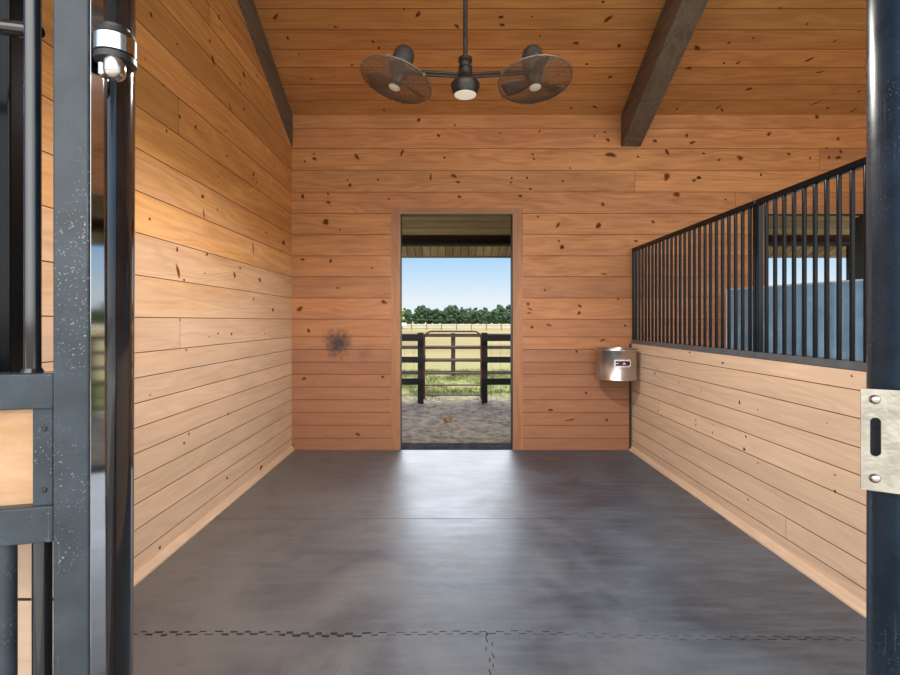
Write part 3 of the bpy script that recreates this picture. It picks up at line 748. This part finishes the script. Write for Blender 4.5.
# hinge
hy = .738; hc = Vector(((115.5-CX)/F*hy, hy, 0))
def zh(y): return H+(CY-y)/F*hy
mb = MB()
mb.lathe([(0, zh(27)), (.015, zh(27)), (.019, zh(29)), (.019, zh(33.5)), (.026, zh(34.5)), (.027, zh(39)), (.0245, zh(40)), (0, zh(40))], hc, 28)
mb.lathe([(0, zh(57)), (.026, zh(57)), (.028, zh(58)), (.028, zh(64)), (.022, zh(67)), (0, zh(67))], hc, 28)
mb.build('hinge_collar', [M_black], t_)
mb = MB(); mb.lathe([(.020, zh(40)), (.0285, zh(40.5)), (.0285, zh(56.5)), (.020, zh(57))], hc, 32)
# strap tail that wraps back to the post
mb.box(-.009, .009, 0, .09, zh(55.5), zh(41.5), .002, M=Matrix.Translation((hc.x-.018, hc.y, 0)) @ Matrix.Rotation(.9, 4, 'Z'))
mb.build('hinge_band', [M_chrome], t_)['label'] = 'bright chrome hinge band'
mb = MB(); q = Matrix.Rotation(math.radians(14), 4, 'Y')
mb.lathe([(0, zh(64)), (.0135, zh(64)), (.0150, zh(68)), (.0150, zh(76)), (.0135, zh(80)), (.009, zh(83.5)), (.004, zh(85)), (0, zh(85.3))], (hc.x+.007, hc.y-.012, 0), 20)
mb.build('acorn_nut', [M_chrome], t_)['label'] = 'chrome domed hinge nut'
mb = MB(); mb.lathe([(0, zh(68)), (.0055, zh(68)), (.0055, zh(79)), (.003, zh(80.5)), (0, zh(80.6))], (hc.x-.012, hc.y-.012, 0), 14); mb.build('hinge_pin', [M_chrome], t_)
# rod joining the collar to the post
mb = MB(); mb.cyl((hc.x, hc.y, zh(62)), (cl.x, cl.y-.02, zh(62)), .010, 12); mb.build('hinge_arm', [M_black], t_)

cr = tangent_centre(866.2, .060, .83, -1)
t_ = thing('latch_post', (cr.x, cr.y, -.01), 'blue-black round steel post with a zinc latch plate', 'post')
mb = MB(); mb.sweep([(cr.x, cr.y, -.012), (cr.x, cr.y, 2.75)], .060, 56); mb.build('pipe', [M_post], t_)
# strike plate: curved around the post, its flat lip carrying the slot
nrm = Vector((-.50, -.866)); nrm.normalize(); tg = Vector((nrm.y, -nrm.x))      # tg points left along the lip
rp = .0612; P0 = Vector((cr.x, cr.y))+nrm*rp
if tg.x > 0: tg = -tg
# length of lip so that it ends at column 858.6
def colof(p): return CX+p.x/p.y*F
lip = 0.0
while colof(P0+tg*lip) > 858.8 and lip < .08: lip += .0005
yc = P0.y
z0, z1 = H-(489-CY)/F*.775, H-(388.5-CY)/F*.775
sl0, sl1 = H-(455-CY)/F*.775, H-(416.5-CY)/F*.775
mb = MB()
def pl(u, z, off=0.0):        # u along the plate: 0 at the start of the curve, positive on the lip
    if u >= 0: p = P0+tg*u+nrm*off
    else:
        a = u/rp; ca, sa = math.cos(a), math.sin(a)
        p = Vector((cr.x, cr.y))+(nrm*ca+tg*sa)*(rp+off)
    return Vector((p.x, p.y, z))
TH = .0035
# slot centred where column 875.5 crosses the plate
us = min((abs(colof(pl(k*.0005, 0, TH))-875.8), k*.0005) for k in range(-160, 160))[1]
sw = .0068; zc_ = (sl0+sl1)/2; hs = (sl1-sl0)/2-sw
inner = []
K = 40
for k in range(K):
    a = 2*PI*k/K; x, z = math.cos(a)*sw, math.sin(a)*sw
    inner.append((us+x, zc_+z+(hs if math.sin(a) > 1e-9 or (abs(math.sin(a)) < 1e-9 and False) else -hs)))
ul, ur = lip, us-.021
outer = []
for k in range(K):
    a = 2*PI*k/K; ca, sa = math.cos(a), math.sin(a)
    x0_, x1_ = (ul-us), (us-ur); hz0, hz1 = (z1-zc_), (zc_-z0)
    sx_ = (x0_ if ca > 0 else x1_); sz_ = (hz0 if sa > 0 else hz1)
    tt = min(1/abs(ca) if abs(ca) > 1e-6 else 1e9, 1/abs(sa) if abs(sa) > 1e-6 else 1e9)
    outer.append((us+max(-1, min(1, ca*tt))*sx_, zc_+max(-1, min(1, sa*tt))*sz_))
for off, fl in ((TH, 1), (0, 0)):
    for k in range(K):
        k2 = (k+1) % K
        # two strips so that the sheet bends around the pipe
        for (fa, fb) in ((0, .33), (.33, .66), (.66, 1)):
            L_ = lambda i, t: (inner[i][0]+(outer[i][0]-inner[i][0])*t, inner[i][1]+(outer[i][1]-inner[i][1])*t)
            mb.face([pl(*L_(k, fa), off), pl(*L_(k2, fa), off), pl(*L_(k2, fb), off), pl(*L_(k, fb), off)])
for lp in (inner, outer):
    for k in range(K):
        k2 = (k+1) % K; mb.face([pl(*lp[k], 0), pl(*lp[k2], 0), pl(*lp[k2], TH), pl(*lp[k], TH)])
n = 14
for k in range(n):        # rest of the wrap
    ua, ub = ur-.075*k/n, ur-.075*(k+1)/n
    mb.face([pl(ua, z0, TH), pl(ub, z0, TH), pl(ub, z1, TH), pl(ua, z1, TH)])
    mb.face([pl(ua, z0, TH), pl(ub, z0, TH), pl(ub, z0, 0), pl(ua, z0, 0)]); mb.face([pl(ua, z1, TH), pl(ub, z1, TH), pl(ub, z1, 0), pl(ua, z1, 0)])
bmesh.ops.remove_doubles(mb.bm, verts=mb.bm.verts[:], dist=1e-5)
plate = mb.build('latch_plate', [M_zinc], t_); plate['label'] = 'zinc latch plate with an upright slot'
for yy in (398.5, 476.5):
    p = pl(us+.001, H-(yy-CY)/F*.775, TH); d3 = Vector((nrm.x, nrm.y, 0)); q = Vector((0, 0, 1)).rotation_difference(d3).to_matrix()
    mb = MB(); mb.lathe([(0, -.004), (.0075, -.004), (.0075, .0008), (.0062, .0032), (.0035, .0046), (0, .0050)], p, 20, M=q)
    mb.build('bolt', [M_chrome], plate)

# the door leaf, swung out flat against the stall front
th = math.radians(13.8); w = .0472; dp = .0639; kz = .72
PR = Vector((-.737*kz, kz))                       # near right corner of the stile
ex = Vector((math.cos(th), math.sin(th))); ey = Vector((-math.sin(th), math.cos(th)))   # along the leaf to the right, and away
MD = Matrix(((ex.x, ey.x, 0, PR.x), (ex.y, ey.y, 0, PR.y), (0, 0, 1, 0), (0, 0, 0, 1)))
t_ = thing('stall_door', (PR.x-.5, PR.y, 0), 'black framed swing door with scratched stile, bars and wood panel', 'door')
def zd(y, Y=.70): return H-(y-CY)/F*Y
def part(name, mats, fn):
    mb = MB(); fn(mb); return mb.build(name, mats, t_)
LW = 1.12
part('stile', [M_stile], lambda mb: mb.box(-w, 0, 0, dp, .06, 2.42, .0045, M=MD, seg=3))
part('edge_strip', [M_strip], lambda mb: mb.box(.0001, .0007, .004, dp-.004, .07, 2.41, .0001, M=MD))
part('stile', [M_stile], lambda mb: mb.box(-LW, -LW+w, 0, dp, .06, 2.42, .0035, M=MD, seg=3))
zr1, zr2 = (zd(410), zd(374)), (zd(545.5), zd(508.5))
for a, b_ in (zr1, zr2, (.06, .11), (2.37, 2.42)):
    part('rail', [M_stile], lambda mb: mb.box(-LW+w-.001, -w+.001, .001, w*.9, a, b_, .003, M=MD, seg=3))
pw = wood('pale_door_panel', (.66, .42, .25), (.50, .28, .14), src='OBJ', axis='x', rough=.55)
part('wood_panel', [pw], lambda mb: mb.box(-LW+w, -w-.001, .020, .034, zr2[1]-.002, zr1[0]+.002, .001, M=MD))
def strap(mb): mb.box(-w-.0285, -w-.003, .008, .020, zr2[1]-.001, zr1[0]+.001, .0015, M=MD)
so = part('panel_stop', [M_stile], strap)
for zz in (zr2[1]+.022, zr1[0]-.03):
    mb = MB(); q = Matrix.Rotation(PI/2, 3, 'X')
    p = MD @ Vector((-w-.014, .008, zz)); mb.lathe([(0, -.001), (.0042, -.001), (.0042, .0008), (.003, .0016), (0, .0012)], p, 14, M=q); mb.build('screw', [M_black], so)
# upper bars
for k in range(12):
    xb = -w-.037-.0745*k
    if xb < -LW+w+.02: break
    def fb(mb, xb=xb):
        mb.cyl(MD @ Vector((xb, .026, zr1[1]-.004)), MD @ Vector((xb, .026, 2.374)), .0105, 16)
        mb.sweep([MD @ Vector((xb, .026, zr1[1]-.001)), MD @ Vector((xb, .026, zr1[1]+.006))], [.0145, .0112], 16)
    part('upper_bar', [M_rail], fb)
for k in range(9):
    xb = -w-.027 if k == 0 else -w-.0735-.088*(k-1)
    if xb < -LW+w+.02: break
    part('lower_bar', [M_rail if k == 0 else M_stile], lambda mb: mb.cyl(MD @ Vector((xb, .030, .10)), MD @ Vector((xb, .030, zr2[0]+.003)), .0125 if k == 0 else .0140, 18))
part('cross_rod', [M_rail], lambda mb: mb.sweep([MD @ Vector((-LW+w-.002, .044, zd(14))), MD @ Vector((-w-.044, .044, zd(14))), MD @ Vector((-w-.038, .040, zd(14)))], .011, 14))

# fixed stall front behind the door leaf
t_ = thing('stall_front', (-1.15, .86, 0), 'fixed wood and bar stall front standing behind the swung-open door', 'stall front')
mb = MB()
boards(mb, lambda u, v, d: Vector((u, .845-d, v)), XL-.3, cl.x-.06, [.06, .20, .34, .48, .62, .76, .90, 1.04], (), {}, seed=90)
boards(mb, lambda u, v, d: Vector((u, .875+d, v)), XL+.005, cl.x-.06, [.06, .20, .34, .48, .62, .76, .90, 1.04], (), {}, seed=91)
mb.box(XL-.3, cl.x-.06, .8495, .8705, .05, 1.04, mi=1)
mb.build('plank_panel', [M_right, M_gap], t_)
for a, b_ in ((1.04, 1.09), (2.32, 2.37)):
    mb = MB(); mb.box(XL-.3, cl.x-RP-.002, .838, .882, a, b_, .004); mb.build('rail', [M_rail], t_)
mb = MB(); mb.box(cl.x-RP-.036, cl.x-RP-.003, .842, .878, 0, 2.36, .004); mb.build('upright', [M_rail], t_)
xu = (9-CX)/F*.86
mb = MB(); mb.box(xu-.020, xu+.019, .840, .880, 1.085, 2.325, .004); mb.build('upright', [M_bar], t_)
for k in range(1, 11):
    xb = cl.x-RP-.036-.021-.088*(k+1)
    mb = MB(); mb.cyl((xb, .86, 1.085), (xb, .86, 2.325), .0115, 14); mb.build('bar', [M_rail], t_)

# ------------------------------------------------------------------ blue half door in the next stall
pA = at(727.8, 300, 5.0); pB_dir = (at(865, 300, 3.81)-pA); pB_dir.z = 0; pB_dir.normalize(); nb = Vector((pB_dir.y, -pB_dir.x, 0))
MBl = Matrix(((pB_dir.x, nb.x, 0, pA.x), (pB_dir.y, nb.y, 0, pA.y), (0, 0, 1, 0), (0, 0, 0, 1)))
t_ = thing('half_door', (pA.x, pA.y, 0), 'blue half-height door standing open in the next stall', 'door')
ztb = H+.33; LB = 1.34
mb = MB(); mb.box(.012, LB-.012, -.02, .02, .06, ztb-.014, .002, M=MBl); mb.build('panel', [M_blue], t_)
mb = MB(); mb.box(0, LB, -.026, .026, ztb-.016, ztb, .003, M=MBl); mb.box(0, .014, -.026, .026, .012, ztb-.015, .003, M=MBl); mb.box(LB-.014, LB, -.026, .026, .012, ztb-.015, .003, M=MBl); mb.box(.013, LB-.013, -.024, .024, .03, .065, .003, M=MBl)
mb.build('edge_channel', [M_bluerim], t_)
mb = MB()
for xx in (.05, LB-.05): mb.cyl(MBl @ Vector((xx, 0, .0005)), MBl @ Vector((xx, 0, .035)), .02, 14)
mb.build('foot', [M_black], t_)

# ------------------------------------------------------------------ porch behind the back wall
mb = MB()
def Po(u, v, d):       # under side of the porch roof, v measured down the slope from the wall
    n_ = Vector((0, -SL, -1)).normalized(); return Vector((u, YB+v/cs, ZC-SL*v/cs))+n_*d
v_b0, v_b1, v_e = (7.10-YB)*cs, (7.28-YB)*cs, (7.60-YB)*cs
boards(mb, Po, -4.5, 9, [.2+(v_b0-.2)*k/12 for k in range(13)], (), {}, seed=61, g=.004, d=.008)
def Po2(u, v, d): return Po(v, u, d)
boards(mb, Po2, v_b1, v_e, [-4.5+.118*k for k in range(115)], (), {}, seed=62, g=.005, d=.01)
mb.face([Po(-4.5, .1, -.012), Po(9, .1, -.012), Po(9, v_e, -.012), Po(-4.5, v_e, -.012)], 1)
struct(mb.build('ceiling_porch', [M_porch, M_gap]), 'plank soffit of the porch outside the doorway', 'ceiling')
zb1 = H+(CY-244.6)/F*7.10
mb = MB(); mb.box(-4.5, 9, 7.10, 7.28, zb1, ZC-SL*(7.28-YB)-.008, .006)
tag(mb.build('porch_beam', [simple('near_black_timber', (.012, .011, .010), .8)], origin=(2, 7.19, zb1)), 'near-black porch beam across the top of the doorway view', 'beam')
mb = MB(); ze = ZC-SL*2.4
mb.box(-4.5, 9, 7.585, 7.62, ze-.02, ze+.14, .004); struct(mb.build('trim_10', [simple('fascia', (.30, .27, .2), .7)]), 'fascia along the porch eave', 'trim')
xp = (853.5-CX)/F*7.17
mb = MB(); mb.box(xp-.055, xp+.055, 7.13, 7.24, -.05, zb1+.004, .006)
tag(mb.build('porch_post', [simple('post_timber', (.02, .018, .016), .8)], origin=(xp, 7.19, 0)), 'dark porch post seen beyond the blue half door', 'post')

# ------------------------------------------------------------------ outside
mb = MB()
def gz(x, y):
    a = noise.fractal(Vector((x*2.3, y*2.3, 0)), 1.0, 2.0, 5)*.030+noise.noise(Vector((x*9, y*9, 3)))*.020
    k = 1 if y < 8.6 else max(.25, 1-(y-8.6)/2)
    return -.035+a*k
xs_ = [-5+.05*k for k in range(291)]; ys_ = [YB+.2+.045*k for k in range(95)]
grid = [[mb.bm.verts.new((x, y, gz(x, y))) for x in xs_] for y in ys_]
for i in range(len(ys_)-1):
    for k in range(len(xs_)-1): mb.bm.faces.new((grid[i][k], grid[i][k+1], grid[i+1][k+1], grid[i+1][k])).smooth = True
ye = ys_[-1]-.02
for (a, b_, zz) in ((ye, 60, -.045), (60, 1500, -.05)):
    W = 60 if a < 50 else 1500
    mb.face([(-W, a, zz), (W, a, zz), (W, b_, -.05), (-W, b_, -.05)])
mb.face([(-60, 5.3, -.06), (-5, 5.3, -.06), (-5, ye, -.06), (-60, ye, -.06)]); mb.face([(9.5, 5.3, -.06), (60, 5.3, -.06), (60, ye, -.06), (9.5, ye, -.06)])
mb.face([(-400, -400, -.05), (400, -400, -.05), (400, -11.9, -.05), (-400, -11.9, -.05)])
struct(mb.build('ground', [M_ground], angle=80), 'trodden dirt yard running out to the dry field', 'ground')

# near black board fence with a gate between two posts
YFn = 8.35
def pz(y, Y): return H+(CY-y)/F*Y
def px2(x, Y): return (x-CX)/F*Y
def nearfence(xa, xb, posts, lab):
    t_ = thing('board_fence', ((xa+xb)/2, YFn, 0), lab, 'fence', 'black board fences beside the gate')
    for (ya, yb_) in ((334.5, 341), (356.5, 362.5), (378, 384.5)):
        mb = MB(); mb.box(xa, xb, YFn-.05, YFn-.022, pz(yb_, YFn), pz(ya, YFn), .003); mb.build('board', [M_dkfence], t_)
    for xp_ in posts:
        mb = MB(); mb.box(xp_-.05, xp_+.05, YFn-.02, YFn+.08, -.06, pz(332.6, YFn), .006); mb.build('fence_post', [M_dkfence], t_)
    mb = MB(); n = int((xb-xa)/.16)
    for k in range(n+1):
        x = xa+(xb-xa)*k/n; mb.cyl((x, YFn-.015, .03), (x, YFn-.015, 1.15), .0016, 5)
    for k in range(5): z = .1+.22*k; mb.cyl((xa, YFn-.015, z), (xb, YFn-.015, z), .0014, 5)
    mb.build('wire_mesh', [M_black], t_)
gx0, gx1 = px2(423.6, YFn), px2(482.0, YFn)
pxl, pxr = px2(420.6, YFn), px2(484.6, YFn)
nearfence(-4.6, pxl+.05, [pxl, pxl-2.3, pxl-4.1], 'near-black board fence running up to the gate on the truck side')
nearfence(pxr-.05, 6.9, [pxr, pxr+2.3, pxr+4.6], 'near-black board fence running from the gate away from the truck')
M_gate = simple('rust_brown_gate', (.105, .032, .014), .5, var=.35, vscale=12)
t_ = thing('paddock_gate', ((gx0+gx1)/2, YFn, 0), 'arched rust-brown tube gate between two dark fence posts', 'gate')
zt, zbm = pz(331.2, YFn), pz(399, YFn); rc = .13; x0, x1 = gx0+.014, gx1-.014
fr = [(x0, YFn, zbm)]+[(x0+rc-rc*math.cos(a), YFn, zt-rc+rc*math.sin(a)) for a in [PI/2*k/8 for k in range(9)]]+[(x1-rc+rc*math.sin(a), YFn, zt-rc+rc*math.cos(a)) for a in [PI/2*k/8 for k in range(9)]]+[(x1, YFn, zbm)]
mb = MB(); mb.sweep(fr, .016, 12); mb.build('frame', [M_gate], t_)
for yy in (347, 360.3, 373.3, 385, 395):
    mb = MB(); mb.cyl((x0, YFn, pz(yy, YFn)), (x1, YFn, pz(yy, YFn)), .0125, 10); mb.build('rail', [M_gate], t_)
mb = MB(); mb.box(x0-.03, x0+.02, YFn-.03, YFn+.02, pz(361, YFn), pz(355, YFn), .004); mb.build('latch', [M_black], t_)
for yy in (340, 392):
    mb = MB(); mb.box(x1-.006, x1+.03, YFn-.02, YFn+.02, pz(yy+1.5, YFn), pz(yy-1.5, YFn), .003); mb.build('hinge', [M_black], t_)

YFf = 12.6
t_ = thing('board_fence', (0, YFf, 0), 'brown four-board fence standing across the paddock behind the gate', 'fence', 'fences across the paddock')
for yy in (335.3, 347.3, 360, 372.6):
    mb = MB(); mb.box(-12, 16, YFf-.04, YFf-.012, pz(yy+1.7, YFf), pz(yy-1.7, YFf), .003); mb.build('board', [M_brfence], t_)
xq = px2(453.2, YFf)
for k in range(-5, 7):
    mb = MB(); mb.box(xq+2.44*k-.055, xq+2.44*k+.055, YFf-.01, YFf+.09, -.06, pz(333, YFf), .006); mb.build('fence_post', [M_brfence], t_)

M_grey = simple('grey_weathered_fence', (.40, .38, .34), .8); M_dpost = simple('dark_distant_posts', (.08, .07, .06), .8)
t_ = thing('pasture_fence', (0, 75, 0), 'faint pale fence with thin posts far across the field', 'fence')
for zz in (.45, .85):
    mb = MB(); mb.box(-40, 50, 74.98, 75.02, zz-.06, zz+.06, .004); mb.build('board', [M_grey], t_)
for k in range(40):
    mb = MB(); x = -40+90*k/39
    mb.cyl((x, 74.95, -.06), (x, 74.95, 1.12), .06, 8); mb.build('fence_post', [M_dpost], t_)

# trees on the field edge
RT = random.Random(9)
def crown(mb, c, rx, rz, n, seed):
    R = random.Random(seed)
    for k in range(n):
        a = R.uniform(0, 2*PI); q = R.uniform(0, 1)**.6
        hz_ = R.uniform(-.9, .9); rr = rx*math.sqrt(max(.05, 1-hz_*hz_))
        p = Vector((c[0]+math.cos(a)*rr*q*.8, c[1]+math.sin(a)*rr*q*.8, c[2]+hz_*rz))
        s_ = rx*R.uniform(.22, .42)
        r = bmesh.ops.create_icosphere(mb.bm, subdivisions=2, radius=1.0)
        for v in r['verts']:
            nz_ = 1+.35*noise.noise(v.co*2.4+Vector((k*3.1, seed, 0)))
            v.co = Vector((v.co.x*s_*nz_, v.co.y*s_*nz_, v.co.z*s_*.8*nz_))+p
protos = []
for i in range(4):
    h_ = (6.0, 6.9, 5.4, 6.3)[i]
    mb = MB(); crown(mb, (0, 0, h_*.50), h_*.34, h_*.46, 34, 50+i); cm = mb.build('crown', [M_leaf])
    mb = MB(); mb.sweep([(0, 0, -.1), (.05, 0, h_*.3), (0, .05, h_*.7)], [.22, .17, .06], 8); tm = mb.build('trunk', [M_bark])
    protos.append((cm.data, tm.data)); bpy.data.objects.remove(cm); bpy.data.objects.remove(tm)
for row in range(5):
    x = -66.0+row*2.33
    while x < 90:
        cm, tm = protos[RT.randrange(4)]
        t_ = thing('tree', (x+RT.uniform(-.3, .3), 188+row*9+RT.uniform(-.8, .8), -.05), 'dark green tree in the hazy row along the far edge of the field', 'tree', 'trees along the far edge of the field')
        s_ = RT.uniform(.90, 1.16)*(1.0+row*.05); t_.scale = (.98, .98, s_); t_.rotation_euler.z = RT.uniform(0, 6)
        for nm, me in (('crown', cm), ('trunk', tm)):
            o = bpy.data.objects.new(nm, me); COL.objects.link(o); o.parent = t_
        x += RT.uniform(5.4, 6.0)
tx = px2(398.5, 100)
t_ = thing('tree', (tx, 100, -.05), 'pale yellow-green tree above the white truck at the doorway edge', 'tree')
mb = MB(); crown(mb, (tx, 100, 2.7), 1.35, 1.5, 34, 77); mb.build('crown', [M_leaf2], t_)
mb = MB(); mb.sweep([(tx, 100, -.1), (tx+.05, 100, 1.4), (tx, 100, 3)], [.16, .12, .05], 8); mb.build('trunk', [M_bark], t_)

# white truck by the far field
ty = 92.0; tx1 = px2(406.5, ty)
t_ = thing('pickup_truck', (tx1-2.5, ty, -.05), 'white truck parked far off by the field fence', 'truck')
mb = MB(); mb.box(tx1-5.2, tx1, ty-.9, ty+.9, .40, 1.02, .08); mb.build('body', [M_white], t_)
mb = MB()
prof = [(-3.6, 1.0), (-3.3, 1.62), (-1.8, 1.66), (-1.1, 1.0)]
A = [mb.bm.verts.new((tx1+a, ty-.78, z)) for a, z in prof]; B = [mb.bm.verts.new((tx1+a, ty+.78, z)) for a, z in prof]
mb.bm.faces.new(A); mb.bm.faces.new(B[::-1])
for q in range(4): mb.bm.faces.new((A[q], B[q], B[(q+1) % 4], A[(q+1) % 4]))
cab = mb.build('cab', [M_white], t_)
mb = MB(); mb.box(tx1-3.2, tx1-1.75, ty-.80, ty-.775, 1.08, 1.50, .01); mb.build('side_window', [M_glass], cab)
for dx in (-4.2, -1.0):
    for sy in (-.82, .82):
        mb = MB(); mb.cyl((tx1+dx, ty+sy-.11, .31), (tx1+dx, ty+sy+.11, .31), .37, 20); mb.build('wheel', [M_tyre], t_)

# grass beyond the fence
mb = MB(); RG = random.Random(3)
def blade(x, y, h_, r):
    a = RG.uniform(0, 2*PI); w_ = RG.uniform(.004, .009); lean = h_*.6
    dx, dy = math.cos(a)*w_, math.sin(a)*w_; lx, ly = RG.uniform(-lean, lean), RG.uniform(-lean, lean)
    z = gz(x, y) if y < ye else -.045
    f = mb.bm.faces.new([mb.bm.verts.new(p) for p in ((x-dx, y-dy, z), (x+dx, y+dy, z), (x+lx, y+ly, z+h_))]); f[mb.rnd] = r
cnt = 0
while cnt < 26000:
    y = 8.72+5.4*RG.random()**1.15; x = RG.uniform(-3.2, 4.2)
    d_ = noise.noise(Vector((x*1.3, y*1.3, 7)))+.6*noise.noise(Vector((x*4, y*4, 2)))
    if d_ < RG.uniform(-.35, .35)+(.55 if y < 9.1 else 0): continue
    blade(x, y, RG.uniform(.02, .085), min(1, max(0, .45+RG.uniform(-.4, .5)-d_*.4))); cnt += 1
o = mb.build('grass', [M_grass], normals=False); tag(o, 'patchy green grass growing beyond the gate', 'grass', kind='stuff')

# brown clump on the dirt
p = at(448.5, 421, 6.5); r3 = ray(448.5, 421.5); tt = (H+.03)/-r3.z; cx_, cy_ = r3.x*tt, tt
mb = MB(); RC = random.Random(8)
for k in range(16):
    r = bmesh.ops.create_icosphere(mb.bm, subdivisions=2, radius=1.0); s_ = RC.uniform(.012, .028)
    o_ = Vector((cx_+RC.gauss(0, .05), cy_+RC.gauss(0, .05), gz(cx_, cy_)+RC.uniform(.005, .035)))
    for v in r['verts']: v.co = v.co*s_*(1+.4*noise.noise(v.co*3+Vector((k, 0, 0))))+o_
tag(mb.build('leaf_clump', [simple('dry_brown_clump', (.30, .15, .035), .9, var=.5, vscale=30)], origin=(cx_, cy_, gz(cx_, cy_))), 'small orange-brown clump lying on the dirt yard', 'clump')

# ------------------------------------------------------------------ light
world = bpy.data.worlds.new('sky'); S.world = world; world.use_nodes = True
nt = world.node_tree; bg = nt.nodes['Background']
tc = N(nt, 'ShaderNodeTexCoord'); sp = N(nt, 'ShaderNodeSeparateXYZ'); L(nt, tc.outputs['Generated'], sp.inputs[0])
sky = ramp(nt, sp.outputs[2], [(0.0, (.86, .91, .94)), (.045, (.80, .89, .96)), (.09, (.58, .78, .96)), (.16, (.33, .62, .95)), (.5, (.22, .45, .85)), (1, (.16, .36, .78))])
# brighter, whiter sky around the sun, behind the camera
sun_dir = Vector((.10, -.29, .92)).normalized()
vm = N(nt, 'ShaderNodeVectorMath', operation='DOT_PRODUCT'); L(nt, tc.outputs['Generated'], vm.inputs[0]); vm.inputs[1].default_value = (0.0, -.90, .44)
glow = maprange(nt, vm.outputs['Value'], .0, .95)
glow = math_(nt, 'POWER', glow, 1.5)
col = mixc(nt, glow, sky, (1.0, .97, .92))
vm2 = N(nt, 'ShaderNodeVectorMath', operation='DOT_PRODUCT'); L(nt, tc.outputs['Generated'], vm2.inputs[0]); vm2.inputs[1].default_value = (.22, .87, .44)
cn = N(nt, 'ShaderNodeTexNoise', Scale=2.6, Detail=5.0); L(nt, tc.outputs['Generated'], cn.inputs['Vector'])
fill_bank = math_(nt, 'MULTIPLY', maprange(nt, vm2.outputs['Value'], .55, .92), maprange(nt, sp.outputs[2], .16, .30))  # white bank added out of view to throw light through the doorway onto the floor
fill_bank = math_(nt, 'MULTIPLY', fill_bank, maprange(nt, cn.outputs[0], .30, .55, .35, 1.0))
col = mixc(nt, fill_bank, col, (1.0, .98, .97))
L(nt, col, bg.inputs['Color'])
L(nt, math_(nt, 'ADD', math_(nt, 'ADD', math_(nt, 'MULTIPLY', glow, 3.2), math_(nt, 'MULTIPLY', fill_bank, 8.0)), .80), bg.inputs['Strength'])
sd = bpy.data.lights.new('sun', 'SUN'); sd.energy = 4.2; sd.angle = .009; sd.color = (1, .95, .86)
so = bpy.data.objects.new('sun', sd); COL.objects.link(so)
so.rotation_euler = Vector((0, 0, 1)).rotation_difference(sun_dir).to_euler()
so.location = (0, -8, 12)
# the fan's own lamp, shining down from its lens
ld = bpy.data.lights.new('fan_lamp', 'SPOT'); ld.energy = 230; ld.spot_size = math.radians(178); ld.spot_blend = .5; ld.shadow_soft_size = .04; ld.color = (1, .95, .88)
lo = bpy.data.objects.new('fan_lamp', ld); COL.objects.link(lo); lo.location = (fx, FY, zf(97.1)-.012)

S.view_settings.view_transform = 'Standard'; S.view_settings.look = 'None'
S.view_settings.gamma = 1; S.view_settings.use_curve_mapping = False
S.view_settings.exposure = 0.32
